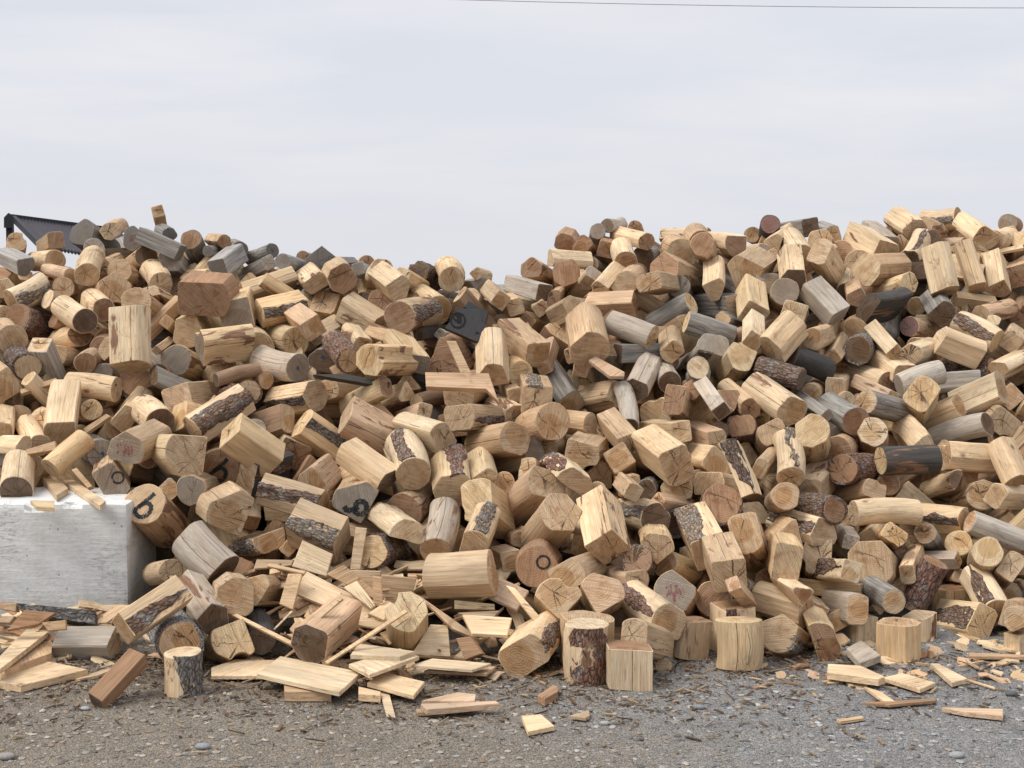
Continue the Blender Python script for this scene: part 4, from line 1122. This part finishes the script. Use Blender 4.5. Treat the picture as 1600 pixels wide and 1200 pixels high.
for i in range(300):
    if i < 190: px, py = rg.gauss(560, 120), rg.uniform(880, 1065)
    elif i < 230: px, py = rg.uniform(-20, 180), rg.uniform(950, 1060)
    else: px, py = rg.uniform(1180, 1600), rg.uniform(990, 1075)
    Yg = gnd(px, py)[1]; Ys = surf(px, py) + .03; Y = min(Yg, Ys); P0 = at(px, py, Y); P0[2] = max(P0[2], .008)
    if P0[0] < BLK_X + .05 and P0[1] > BLK_Y0 - .06: continue
    l = rg.uniform(.03, .15) if i < 230 else rg.uniform(.02, .07); w = rg.uniform(.012, .05) if rg.random() < .72 else rg.uniform(.004, .012); t_ = rg.uniform(.002, .007)
    a = rg.uniform(0, math.pi); el = rg.uniform(-.5, .5) if P0[2] > .03 else rg.uniform(-.06, .06)
    u = np.array([math.cos(a) * math.cos(el), math.sin(a) * math.cos(el), math.sin(el)]); nn = np.array([rg.uniform(-.3, .3), -.4 if P0[2] > .05 else 0, 1.0]); v = np.cross(nn, u); v /= np.linalg.norm(v); nn = np.cross(u, v)
    k1, k2, sk = rg.uniform(.2, 1), rg.uniform(.5, 1), rg.uniform(-.4, .4) * w; V = []; LC = []
    for z_ in (1, -1):
        for s_, ww, off in ((-1, k1, 0), (-.3, 1, sk), (.4, k2, -sk), (1, rg.uniform(.05, .8), sk)):
            for e_ in (-1, 1): V.append(P0 + u * l * s_ + v * (w * ww * e_ + off) + nn * (t_ * z_ + .3 * w * math.sin(s_ * 2))); LC.append((w * ww * e_, t_ * z_, l * s_))
    f = []
    for q_ in range(3):
        o_ = q_ * 2; f += [[o_, o_ + 2, o_ + 3, o_ + 1], [8 + o_, 9 + o_, 11 + o_, 10 + o_], [o_, 8 + o_, 10 + o_, o_ + 2], [o_ + 1, o_ + 3, 11 + o_, 9 + o_]]
    f += [[0, 1, 9, 8], [6, 14, 15, 7]]
    mb.add(V, f, 0, np.array(LC) + .2, jit(TONE[rg.choice('fffynnso')], rg), (rg.random(), rg.choice([0, 0, .3]), .1))
tag(mb.build('wood_scraps', [WS]), 'small splinters and thin torn scraps strewn among the boards', 'splinters', kind='stuff')
for px, py, s, c, lab in ((317, 1166, .030, (.25, .26, .27), 'smooth blue-grey stone lying alone on the left gravel'), (133, 1107, .020, (.33, .34, .35), 'pale flat stone just below the dark diagonal beam'),
                          (1094, 1105, .022, (.20, .215, .235), 'dark bluish stone in the gravel right of the cracked square stump'), (1495, 1180, .028, (.30, .30, .30), 'rounded light grey stone at the bottom right'),
                          (945, 1130, .020, (.34, .33, .32), 'pale oval stone in the gravel below the cracked square stump'), (1580, 1084, .026, (.10, .11, .12), 'dark grey stone near the right edge of the gravel'),
                          (10, 1182, .032, (.28, .26, .24), 'light brown stone at the bottom left corner')):
    mb = MB(); g_ = gnd(px, py, s * .3); ico = ICO * (1 + nr.uniform(-.12, .12, (12, 1)))
    V = ico * (s * 1.3, s * .9, s * .6); mb.add(V, IF, 0, V, c, (0, 0, 1)); o = mb.build('stone', [PEB], matrix=Matrix.Translation(g_.tolist()))
    o.data.polygons.foreach_set('use_smooth', [True] * 20); md = o.modifiers.new('s', 'SUBSURF'); md.levels = md.render_levels = 2
    tag(o, lab, 'stone', 'larger stones on the gravel')
# ---------------------------------------------------------------- concrete block
def chamfer_box(x0, x1, y0, y1, z0, z1, c):
    import bmesh
    bm = bmesh.new(); bmesh.ops.create_cube(bm, size=1)
    for v in bm.verts: v.co = ((x0 + x1) / 2 + v.co.x * (x1 - x0), (y0 + y1) / 2 + v.co.y * (y1 - y0), (z0 + z1) / 2 + v.co.z * (z1 - z0))
    bmesh.ops.bevel(bm, geom=[e for e in bm.edges], offset=c, segments=2, profile=.6, affect='EDGES')
    bmesh.ops.subdivide_edges(bm, edges=[e for e in bm.edges if e.calc_length() > .2], cuts=30, use_grid_fill=True)
    for v in bm.verts:
        j = math.sin(v.co.x * 31 + v.co.z * 17) * math.sin(v.co.x * 13 + v.co.y * 29)
        ne = sum(1 for a_, lo, hi in ((v.co.x, x0, x1), (v.co.y, y0, y1), (v.co.z, z0, z1)) if min(abs(a_ - lo), abs(a_ - hi)) < c * 1.05)
        if ne >= 2:
            cr = max(0, math.sin(v.co.x * 19 + 1) * math.sin(v.co.x * 47 + v.co.z * 23 + 2) + .35 * math.sin(v.co.z * 71 + v.co.x * 88)) ** 2 * .016
            v.co += Vector((-cr if v.co.x > (x0 + x1) / 2 else cr, cr if v.co.y < (y0 + y1) / 2 else -cr, -cr))
        v.co += Vector((.0012 * j, .0016 * math.sin(v.co.x * 23 + v.co.z * 41), .0014 * math.sin(v.co.x * 57 + v.co.y * 9)))
    return bm
def bmobj(name, bm, mat, parent=None):
    me = bpy.data.meshes.new(name); bm.to_mesh(me); bm.free(); me.materials.append(mat)
    me.polygons.foreach_set('use_smooth', [True] * len(me.polygons)); me.set_sharp_from_angle(angle=rad(25))
    o = bpy.data.objects.new(name, me); C.objects.link(o)
    if parent: o.parent = parent
    return o
tag(bmobj('concrete_block', chamfer_box(BLK_X - 1.52, BLK_X, BLK_Y0, BLK_Y1, -.02, BLK_H, .026), CON), 'white painted concrete block holding back the pile on the left', 'concrete block')
# ---------------------------------------------------------------- boards and offcuts
def board(name, tile, pts, mode, t, tone, label, cat='board', group='loose board offcuts', nrm=(0, -.72, .69), dy=0.0, h=.03, jag=0.0, flip=False, weather=0.0, mats=None, edge=None):
    tx, ty, ts = tile; P = [(tx + x / ts, ty + y / ts) for x, y in pts]
    rg = random.Random(hash(label) % 1000 if False else sum(map(ord, label)))
    cx = sum(p[0] for p in P) / len(P); cy = sum(p[1] for p in P) / len(P)
    if mode == 'h': nv = np.array([0, 0, 1.0]); c0 = gnd(cx, cy, h); c0[2] = h
    else:
        nv = np.array(nrm, float); nv /= np.linalg.norm(nv); c0 = at(cx, cy, surf(cx, cy) - .10 + dy)
    W3 = []
    for x, y in P:
        r = ray(x, y); tt = ((c0 - CAM) @ nv) / (r @ nv); W3.append(CAM + r * tt)
    W3 = np.array(W3); cen = W3.mean(0)
    u = W3[1] - W3[0] if not flip else W3[2] - W3[1]; u /= np.linalg.norm(u); v = np.cross(nv, u)
    loc = np.stack([(W3 - cen) @ v, (W3 - cen) @ nv, (W3 - cen) @ u], 1)
    T = np.eye(4); T[:3, 0], T[:3, 1], T[:3, 2], T[:3, 3] = v, nv, u, cen
    k = len(P); ar = sum(loc[i][0] * loc[(i + 1) % k][2] - loc[(i + 1) % k][0] * loc[i][2] for i in range(k))
    if ar > 0: loc = loc[::-1]
    inn = loc * (1, 1, 1); cxy = loc.mean(0)
    top = cxy + (loc - cxy) * (1 - .0035 / max(.03, np.abs(loc - cxy).max())); top[:, 1] = 0
    low = loc.copy(); low[:, 1] = -.0025; bot = loc.copy(); bot[:, 1] = -t; V = np.concatenate([top, low, bot])
    f = [list(range(k))] + [[i, k + i, k + (i + 1) % k, (i + 1) % k] for i in range(k)] + [[k + i, 2 * k + i, 2 * k + (i + 1) % k, k + (i + 1) % k] for i in range(k)] + [[2 * k + i for i in range(k)][::-1]]
    mb = MB(); c = jit(TONE[tone], rg, .06); s = rg.random()
    while (s * 11.3) % 1 > .64: s = rg.random()
    lc = V + (0.3, 0, 0)
    mb.add(V, f, 0, lc, c, (s, weather, .1))
    if edge is not None:
        mb.col[-1] = np.concatenate([np.tile(c, (2 * k, 1)), np.tile(edge, (k, 1))])
    o = mb.build(name, mats or [WS], matrix=Matrix(T.tolist())); tag(o, label, cat, group)
    # every corner order is made to face the camera side
    me = o.data
    if me.polygons[0].normal.y < 0: me.flip_normals()
    return o, T
TA, TB, TC, TR, TL, TBL = (400, 900, 4), (300, 760, 4), (640, 760, 4), (1200, 900, 4), (0, 900, 4), (0, 720, 4)
BD = [
 ('board_offcut', TA, [(150, 500), (660, 600), (520, 725), (5, 610)], 'h', .018, 'f', 'widest pale smooth board lying flat at the very front of the loose boards', dict(h=.07)),
 ('board_offcut', TA, [(900, 450), (1020, 500), (710, 615), (580, 550)], 'h', .016, 'f', 'pale board with grey stain at its left tip, lying flat mid foreground', dict(h=.10)),
 ('board_offcut', TA, [(795, 600), (1055, 660), (985, 745), (695, 665)], 'h', .018, 'f', 'short pale board with a dark knot lying flat beside the widest board', dict(h=.05)),
 ('board_offcut', TA, [(1100, 515), (1470, 545), (1350, 585), (970, 555)], 'h', .012, 'f', 'long thin bright board lying flat left of the large round at the pile foot', dict(h=.07)),
 ('board_offcut', TA, [(1130, 560), (1500, 565), (1440, 610), (1050, 590)], 'h', .012, 'n', 'brownish board just under the long thin bright board', dict(h=.04)),
 ('board_offcut', TA, [(640, 420), (990, 470), (900, 502), (590, 490)], 'h', .02, 'f', 'long pale board partly hidden behind the grey-tipped board', dict(h=.12)),
 ('board_offcut', TA, [(1090, 300), (1200, 305), (1215, 500), (970, 490)], 'l', .016, 'f', 'square pinkish board leaning behind the yellow split-faced stump', dict(nrm=(0, -.55, .83), dy=.05)),
 ('board_offcut', TB, [(720, 530), (1150, 750), (1080, 850), (615, 655)], 'l', .02, 'f', 'largest leaning board, pale, sloping down right in the loose boards', dict(dy=.06)),
 ('wooden_stick', TA, [(930, 208), (948, 222), (450, 545), (430, 535)], 'l', .014, 'f', 'long thin pale stick crossing in front of the yellow split-faced stump', dict(dy=-.22)),
 ('wooden_stick', TB, [(205, 780), (260, 785), (622, 965), (622, 992)], 'l', .018, 'f', 'pointed pale lath resting against the charcoal-ended log from the left', dict(dy=-.10)),
 ('wooden_stick', TB, [(620, 775), (630, 780), (520, 892), (508, 890)], 'l', .006, 'f', 'very thin pale stick just left of the charcoal-ended log', dict(dy=-.1)),
 ('wooden_stick', TB, [(925, 690), (945, 700), (745, 870), (690, 872)], 'l', .014, 'f', 'narrow pale strip lying on top of the charcoal-ended log', dict(dy=-.30)),
 ('board_offcut', TA, [(700, 232), (820, 150), (890, 185), (800, 272)], 'l', .014, 'f', 'small pale square board left of the yellow split-faced stump', dict(nrm=(0, -.4, .9))),
 ('board_offcut', TA, [(1010, 115), (1260, 290), (1420, 410), (1230, 330)], 'l', .016, 'n', 'long tan board slanting down right behind the bright square board', dict(nrm=(.1, -.6, .7))),
 ('board_offcut', TA, [(1290, 240), (1600, 260), (1570, 368), (1350, 358)], 'l', .016, 'f', 'bright clean rectangular board left of the bark-topped round at the pile foot', dict(nrm=(0, -.35, .93), dy=-.04)),
 ('board_offcut', TB, [(690, 335), (880, 422), (840, 562), (625, 500)], 'l', .016, 'f', 'pale square board propped up below the broad log with bark notch', dict(nrm=(0, -.9, .4), dy=-.04)),
 ('board_offcut', TB, [(405, 455), (635, 460), (625, 492), (385, 515)], 'l', .03, 'n', 'grooved board edge left of the propped pale square board', dict(nrm=(0, -.9, .4))),
 ('wooden_stick', TB, [(480, 478), (712, 530), (700, 548), (470, 498)], 'l', .012, 'n', 'short tan lath in front of the propped pale square board', dict(dy=-.10)),
 ('board_offcut', TB, [(1022, 255), (1092, 262), (1050, 522), (988, 520)], 'l', .02, 'f', 'narrow board standing upright left of the clean round in the boards', dict(nrm=(0, -1, .15), dy=-.05)),
 ('board_offcut', TB, [(840, 548), (950, 490), (1140, 650), (1135, 700)], 'l', .016, 'n', 'shaded brown board leaning between the largest leaning board and the tan upright ones', dict(nrm=(0, -.9, .3), dy=.0)),
 ('board_offcut', TB, [(975, 525), (1180, 530), (1172, 700), (1090, 640)], 'l', .016, 'n', 'tan board standing on edge below the clean round in the boards', dict(nrm=(0, -1, .1), dy=.02)),
 ('board_offcut', TB, [(1182, 552), (1405, 575), (1372, 692), (1190, 695)], 'l', .016, 'n', 'tan board with nail holes standing below the big level foreground log', dict(nrm=(.1, -1, .1), dy=.0)),
 ('wooden_stick', TB, [(1130, 560), (1182, 572), (1192, 730), (1132, 735)], 'l', .022, 's', 'short pinkish batten standing between two tan boards', dict(nrm=(0, -1, .1), dy=-.08)),
 ('board_offcut', TB, [(1030, 588), (1152, 742), (1120, 765), (945, 630)], 'l', .014, 'f', 'pale board corner poking up behind the largest leaning board', dict(nrm=(0, -.7, .7), dy=.0)),
 ('board_offcut', TB, [(600, 545), (688, 545), (628, 770), (545, 735)], 'l', .03, 'f', 'narrow pale board end pointing down left of the largest leaning board', dict(nrm=(0, -.9, .4), dy=-.02)),
 ('board_offcut', TC, [(600, 615), (655, 632), (875, 882), (800, 866)], 'l', .014, 'f', 'long grooved pale board leaning left of the two-tone disc', dict(nrm=(0, -.7, .7), dy=-.10)),
 ('board_offcut', TC, [(570, 570), (745, 650), (672, 770), (498, 690)], 'l', .016, 's', 'pinkish board under the right end of the big level foreground log', dict(nrm=(0, -.5, .85), dy=.0)),
 ('board_offcut', TC, [(280, 710), (530, 735), (535, 772), (280, 765)], 'l', .05, 'y', 'stack of thin yellow shims below the big level foreground log', dict(nrm=(0, -.9, .3), dy=.02)),
 ('board_offcut', TC, [(300, 790), (560, 775), (590, 750), (500, 840)], 'l', .014, 'n', 'tan board edge under the stack of thin yellow shims', dict(nrm=(0, -.4, .9), dy=.03)),
 ('board_offcut', TC, [(290, 950), (380, 938), (455, 1045), (345, 1085)], 'l', .06, 'o', 'small brown block with end grain below the bright clean rectangular board', dict(nrm=(-.2, -.9, .3), dy=-.06)),
 ('wooden_stick', TA, [(775, 722), (832, 730), (872, 880), (815, 870)], 'h', .006, 'f', 'curled orange-tan shaving pointing toward the camera in front of the boards', dict(h=.02)),
 ('wooden_stick', TA, [(1030, 798), (1500, 780), (1525, 795), (1070, 836)], 'h', .022, 's', 'long pinkish stake lying level on the gravel in mid foreground', dict(h=.045)),
 ('board_offcut', TA, [(1035, 778), (1260, 725), (1375, 738), (1368, 782)], 'h', .03, 's', 'pinkish curved offcut just behind the long pinkish stake', dict(h=.05)),
 ('board_offcut', TA, [(640, 690), (780, 722), (778, 745), (640, 735)], 'h', .03, 'f', 'small stepped offcut under the short knotty board', dict(h=.04)),
 ('board_offcut', TA, [(175, 665), (350, 672), (470, 722), (178, 722)], 'h', .04, 'n', 'brown offcut lying under the front edge of the widest board', dict(h=.045)),
 ('board_offcut', TA, [(-280, 570), (-130, 520), (130, 525), (90, 590), (40, 622), (-280, 622)], 'h', .016, 'f', 'pale board lying flat right of the small half-barked stump', dict(h=.03)),
 ('board_offcut', TA, [(1000, 830), (1200, 830), (1180, 850), (1010, 850)], 'h', .015, 'n', 'thin brown strip under the left end of the long pinkish stake', dict(h=.02)),
 ('board_offcut', (840, 900, 4), [(-100, 872), (20, 862), (106, 935), (-60, 970)], 'h', .018, 'f', 'pale splintered offcut lying alone on the gravel at bottom centre', dict(h=.025)),
 ('board_offcut', (840, 900, 4), [(0, 745), (100, 680), (128, 690), (128, 722), (45, 768)], 'h', .03, 'o', 'reddish brown chip between the large pile-foot round and the bark-faced split', dict(h=.035)),
 ('board_offcut', (840, 900, 4), [(200, 872), (322, 836), (326, 872), (300, 886)], 'h', .012, 'n', 'small tan triangular chip below the bark-faced split', dict(h=.02)),
 ('board_offcut', TR, [(490, 450), (580, 400), (705, 495), (575, 545)], 'h', .03, 'w', 'grey square plate leaning in front of the cracked upright stumps on the right', dict(h=.06, weather=.6)),
 ('board_offcut', TR, [(375, 548), (580, 560), (730, 628), (690, 642), (370, 600)], 'h', .03, 'f', 'thick pale tapered board lying on the right gravel', dict(h=.05)),
 ('board_offcut', TR, [(715, 632), (840, 605), (1045, 665), (950, 705)], 'h', .018, 'f', 'pale five-sided board lying flat on the right gravel', dict(h=.03)),
 ('board_offcut', TR, [(1015, 545), (1062, 545), (1245, 640), (1150, 665)], 'h', .02, 'f', 'pale wedge-shaped board pointing away, on the right gravel', dict(h=.03)),
 ('board_offcut', TR, [(948, 452), (1050, 458), (1100, 482), (1092, 560), (950, 532)], 'l', .06, 'n', 'small grooved block standing right of the knotty upright stump', dict(nrm=(0, -1, .05), dy=-.02)),
 ('wooden_stick', TR, [(1255, 478), (1600, 492), (1640, 505), (1262, 500)], 'h', .014, 'n', 'thin brown plank lying level at the right edge', dict(h=.025)),
 ('wooden_stick', TR, [(590, 790), (1055, 765), (1050, 778), (760, 805)], 'h', .010, 'o', 'dark thin branch lying level on the right gravel', dict(h=.02)),
 ('wooden_stick', TR, [(1085, 820), (1470, 830), (1470, 875), (1240, 850)], 'h', .018, 's', 'pinkish split strip lying at the lower right', dict(h=.025)),
 ('board_offcut', TR, [(1388, 588), (1405, 580), (1475, 600), (1460, 615)], 'h', .01, 'f', 'tiny pale chip on the bluish gravel at right', dict(h=.015)),
 ('wooden_stick', TR, [(430, 895), (590, 873), (602, 888), (450, 910)], 'h', .01, 'n', 'small tan stick lying in the lower right foreground', dict(h=.015)),
 ('wooden_stick', TR, [(1240, 645), (1255, 645), (1420, 695), (1415, 702)], 'h', .006, 'f', 'thin pale stick trailing from the wedge-shaped board', dict(h=.012)),
 ('board_offcut', TR, [(600, 690), (700, 720), (800, 785), (730, 785)], 'h', .012, 'f', 'pale sliver among broken chips on the right gravel', dict(h=.02)),
 ('board_offcut', TL, [(165, 332), (292, 320), (300, 350), (0, 582), (-60, 560)], 'h', .022, 'f', 'pale board propped on other offcuts at the left edge', dict(h=.10)),
 ('board_offcut', TL, [(296, 365), (326, 415), (322, 480), (40, 582), (20, 560)], 'h', .05, 'n', 'thick brown offcut under the propped pale board', dict(h=.065)),
 ('board_offcut', TL, [(0, 585), (290, 530), (550, 582), (130, 682), (0, 660)], 'h', .03, 'f', 'kite-shaped ridged pale board lying flat at the left edge', dict(h=.035)),
 ('board_offcut', TL, [(100, 168), (590, 215), (598, 300), (410, 275), (130, 215)], 'l', .05, 'k', 'thick bark slab lying against the foot of the concrete block', dict(nrm=(0, -.8, .6), dy=-.0, mats=[BK])),
 ('board_offcut', TL, [(28, 172), (105, 168), (100, 222), (30, 212)], 'l', .05, 'n', 'small brown block end left of the bark slab', dict(nrm=(0, -.9, .3))),
 ('board_offcut', TL, [(150, 210), (350, 228), (240, 300), (45, 338)], 'l', .02, 'o', 'brown shaded board leaning in front of the bark slab', dict(nrm=(0, -.8, .5), dy=-.1)),
 ('board_offcut', TL, [(-30, 248), (92, 250), (60, 292), (-30, 290)], 'l', .03, 'n', 'brown board end cut off by the left edge', dict(nrm=(0, -.8, .5), dy=-.1)),
 ('board_offcut', TL, [(258, 290), (410, 274), (412, 332), (300, 342)], 'l', .02, 'n', 'small tan board above the greyish squared log', dict(nrm=(0, -.9, .4), dy=-.1)),
 ('board_offcut', (0, 540, 4), [(240, 790), (300, 775), (425, 890), (355, 935)], 'b', .03, 'n', 'brown square-edged offcut lying on top of the concrete block', {}),
 ('board_offcut', (0, 540, 4), [(385, 838), (440, 825), (660, 970), (625, 1000)], 'b', .022, 'f', 'pale narrow offcut sloping down across the top of the concrete block', {}),
 ('board_offcut', (0, 540, 4), [(190, 965), (340, 970), (342, 1012), (230, 1005)], 'b', .02, 'y', 'curled bark scrap on the front edge of the concrete block', {}),
 ('board_offcut', (0, 540, 4), [(445, 775), (478, 762), (580, 880), (548, 890)], 'l', .03, 'n', 'small brown batten behind the concrete block', dict(nrm=(0, -.8, .5))),
 ('board_offcut', (0, 540, 4), [(125, 275), (350, 200), (362, 228), (130, 300)], 'l', .03, 'n', 'brown plank lying right of the tan cube at the left edge', dict(nrm=(0, -.8, .5))),
 ('board_offcut', (0, 540, 4), [(160, 650), (345, 595), (348, 650), (165, 680)], 'l', .03, 'n', 'brown plank above the dark-ended round on the block', dict(nrm=(0, -.8, .5), dy=-.05)),
 ('board_offcut', (0, 540, 4), [(518, 518), (665, 425), (690, 440), (535, 550)], 'l', .03, 'n', 'brown plank right of the upright log with notched foot', dict(nrm=(0, -.8, .5))),
 ('board_offcut', (600, 560, 4), [(257, 85), (655, 92), (715, 268), (640, 190), (262, 175)], 'l', .045, 's', 'pinkish board lying level across the round-faced log in mid pile', dict(nrm=(0, -.8, .5), dy=-.20)),
 ('board_offcut', (700, 330, 4), [(880, 930), (920, 905), (1105, 1005), (1100, 1032), (1010, 1030)], 'l', .02, 's', 'flat pinkish board left of the leaning half-grey log', dict(nrm=(0, -.5, .8), dy=-.04)),
 ('board_offcut', (350, 350, 4), [(555, 940), (760, 935), (1040, 990), (1030, 1022), (830, 985)], 'l', .04, 'k', 'dark weathered board beneath the cloverleaf-ended log', dict(nrm=(0, -.8, .5), dy=-.12, weather=.3)),
 ('board_offcut', (350, 350, 4), [(1390, 730), (1450, 730), (1545, 930), (1480, 930)], 'l', .03, 'n', 'slanting tan slat beside the rust-brown wedge', dict(nrm=(0, -.9, .4), dy=-.16)),
 ('board_offcut', (1250, 300, 4.571), [(1290, 435), (1590, 372), (1600, 398), (1300, 455)], 'l', .02, 'f', 'thin pale plank on the right crest by the picture edge', dict(nrm=(0, -.6, .8))),
]
for nm, tile, pts, mode, t, tone, lab, kw in BD:
    if mode == 'b':
        o, T = board(nm, tile, pts, 'h', t, tone, lab, h=BLK_H + t + .004)
    else: o, T = board(nm, tile, pts, mode, t, tone, lab, **kw)
    if nm == 'wooden_stick': o['category'] = 'stick'; o['group'] = 'loose sticks and laths'
# black painted offcut with the circular emblem
TE = (680, 460, 13.333)
o, T = board('painted_offcut', TE, [(455, 275), (925, 325), (985, 560), (1240, 835), (870, 990), (200, 700), (310, 560), (455, 400)], 'l', .05, 'k', 'black painted offcut with a circular black emblem, in the middle of the pile', cat='offcut', group=None, nrm=(0, -.95, .3), dy=-.24, edge=(.45, .33, .2), flip=False)
o.data.materials[0] = plain('matt_black_paint', (.048, .047, .048), .6, 60, .2)
board('painted_offcut', TE, [(690, 130), (1110, 370), (1040, 640), (930, 420), (590, 255)], 'l', .04, 'k', 'second black painted offcut with pale edge, just behind the emblem one', cat='offcut', group=None, nrm=(0, -.95, .3), dy=-.16)[0].data.materials[0] = o.data.materials[0]
Ti = np.linalg.inv(T)
def onb(pts):
    r3 = []
    for x, y in pts:
        r = ray(TE[0] + x / TE[2], TE[1] + y / TE[2]); nv = T[:3, 1]; tt = ((T[:3, 3] - CAM) @ nv) / (r @ nv); w = CAM + r * tt
        l = Ti[:3, :3] @ w + Ti[:3, 3]; r3.append((l[0], l[2]))
    return r3
INK = plain('emblem_ink', (.008, .008, .009), .6, 60, .2)
def emb(name, strokes, w):
    mb = MB()
    for k, (pts, closed, ww) in enumerate(strokes): stroke(mb, onb(pts), ww, .003 + k * .0004, closed)
    for v in mb.v: v[:, [1, 2]] = v[:, [2, 1]]
    mb.build(name, [INK], o)
emb('painted_emblem', [([(470 + 150 * math.cos(a), 540 + 150 * math.sin(a)) for a in np.linspace(0, 2 * math.pi, 28, endpoint=False)], True, .010),
                       ([(500, 430), (500, 600)], False, .022), ([(370, 490), (420, 540), (490, 550)], False, .010), ([(430, 450), (500, 440)], False, .012)], .01)
emb('painted_notch_mark', [([(835, 810), (870, 795), (915, 815)], False, .008)], .008)
# ---------------------------------------------------------------- canopy of dark steel behind the left crest
def bar(mb, a, b, w, h):
    a, b = np.array(a, float), np.array(b, float); d = (b - a) / np.linalg.norm(b - a); up = np.array([0, 0, 1.0]) if abs(d[2]) < .9 else np.array([0, 1.0, 0])
    s = np.cross(d, up); s /= np.linalg.norm(s); u = np.cross(s, d)
    V = [p + s * w / 2 * i + u * h / 2 * j for p in (a, b) for i, j in ((-1, -1), (1, -1), (1, 1), (-1, 1))]
    mb.add(V, [[0, 1, 2, 3], [7, 6, 5, 4], [0, 4, 5, 1], [1, 5, 6, 2], [2, 6, 7, 3], [3, 7, 4, 0]], 0, V, (0, 0, 0), (0, 0, 1))
root = bpy.data.objects.new('metal_canopy', None); C.objects.link(root); base = at(15, 380, 11.9); root.location = (base[0], base[1], 0)
tag(root, 'dark steel canopy with corrugated roof sheet rising behind the left crest', 'canopy')
def sub(p): return np.array(p) - np.array([base[0], base[1], 0])
def pt(px, py, Y): return sub(at(px, py, Y))
mb = MB(); p0 = pt(15.2, 341, 11.9); bar(mb, (p0[0], p0[1], 0), p0, .05, .05); mb.build('post', [STEEL], root)
mb = MB(); q0 = pt(185, 366, 12.9); bar(mb, (q0[0], q0[1], 0), q0, .05, .05); mb.build('post', [STEEL], root)
mb = MB(); bar(mb, pt(17, 337.5, 11.85), pt(190, 360, 12.9), .05, .028); mb.build('top_beam', [STEEL], root)
mb = MB(); cps = [(6, 340), (13, 332.5), (20, 336), (20, 352), (19, 356), (6, 356)]
V = [pt(x, y, 11.82) for x, y in cps] + [pt(x, y, 11.9) for x, y in cps]
mb.add(V, [list(range(6))[::-1], list(range(6, 12))] + [[i, (i + 1) % 6, 6 + (i + 1) % 6, 6 + i] for i in range(6)], 0, V, (0, 0, 0), (0, 0, 1)); mb.build('end_bracket', [STEEL], root)
a, b_, c_, d_ = pt(21, 341, 11.85), pt(190, 364, 12.9), pt(240, 415, 12.1), pt(66, 386, 11.1)
mb = MB(); nrib = 34; nx = nrib * 6; V = []; nv = np.cross(b_ - a, d_ - a); nv /= np.linalg.norm(nv)
if nv[1] > 0: nv = -nv
for lay in (0, -.004):
    for i in range(nx + 1):
        u = i / nx; off = .014 * max(-.6, min(.6, math.sin(u * nrib * 2 * math.pi))) / .6
        for v_ in (0, 1): V.append(a * (1 - u) * (1 - v_) + b_ * u * (1 - v_) + c_ * u * v_ + d_ * (1 - u) * v_ + nv * (off + lay))
h_ = 2 * (nx + 1); f = [[2 * i, 2 * i + 1, 2 * i + 3, 2 * i + 2] for i in range(nx)] + [[h_ + 2 * i + 2, h_ + 2 * i + 3, h_ + 2 * i + 1, h_ + 2 * i] for i in range(nx)]
mb.add(V, f, 0, V, (0, 0, 0), (0, 0, 1)); mb.build('corrugated_panel', [SHEET], root)
mb = MB(); bar(mb, a + nv * .0 , d_ , .03, .05); mb.build('edge_rail', [STEEL], root)
# ---------------------------------------------------------------- overhead cable
mb = MB(); pts = [at(x, -2.2 + 16.5 * (1 - ((1600 - x) / 1000) ** 2) - 2, 18) for x in np.linspace(200, 2300, 40)]; V = []; k = 8
for p in pts: V += [p + np.array([0, math.cos(a), math.sin(a)]) * .0042 for a in np.linspace(0, 2 * math.pi, k, endpoint=False)]
f = [[i * k + j, i * k + (j + 1) % k, (i + 1) * k + (j + 1) % k, (i + 1) * k + j] for i in range(len(pts) - 1) for j in range(k)]
mb.add(V, f, 0, V, (0, 0, 0), (0, 0, 1)); tag(mb.build('overhead_cable', [CABLE], smooth=60), 'thin grey overhead cable crossing the top of the sky', 'cable')
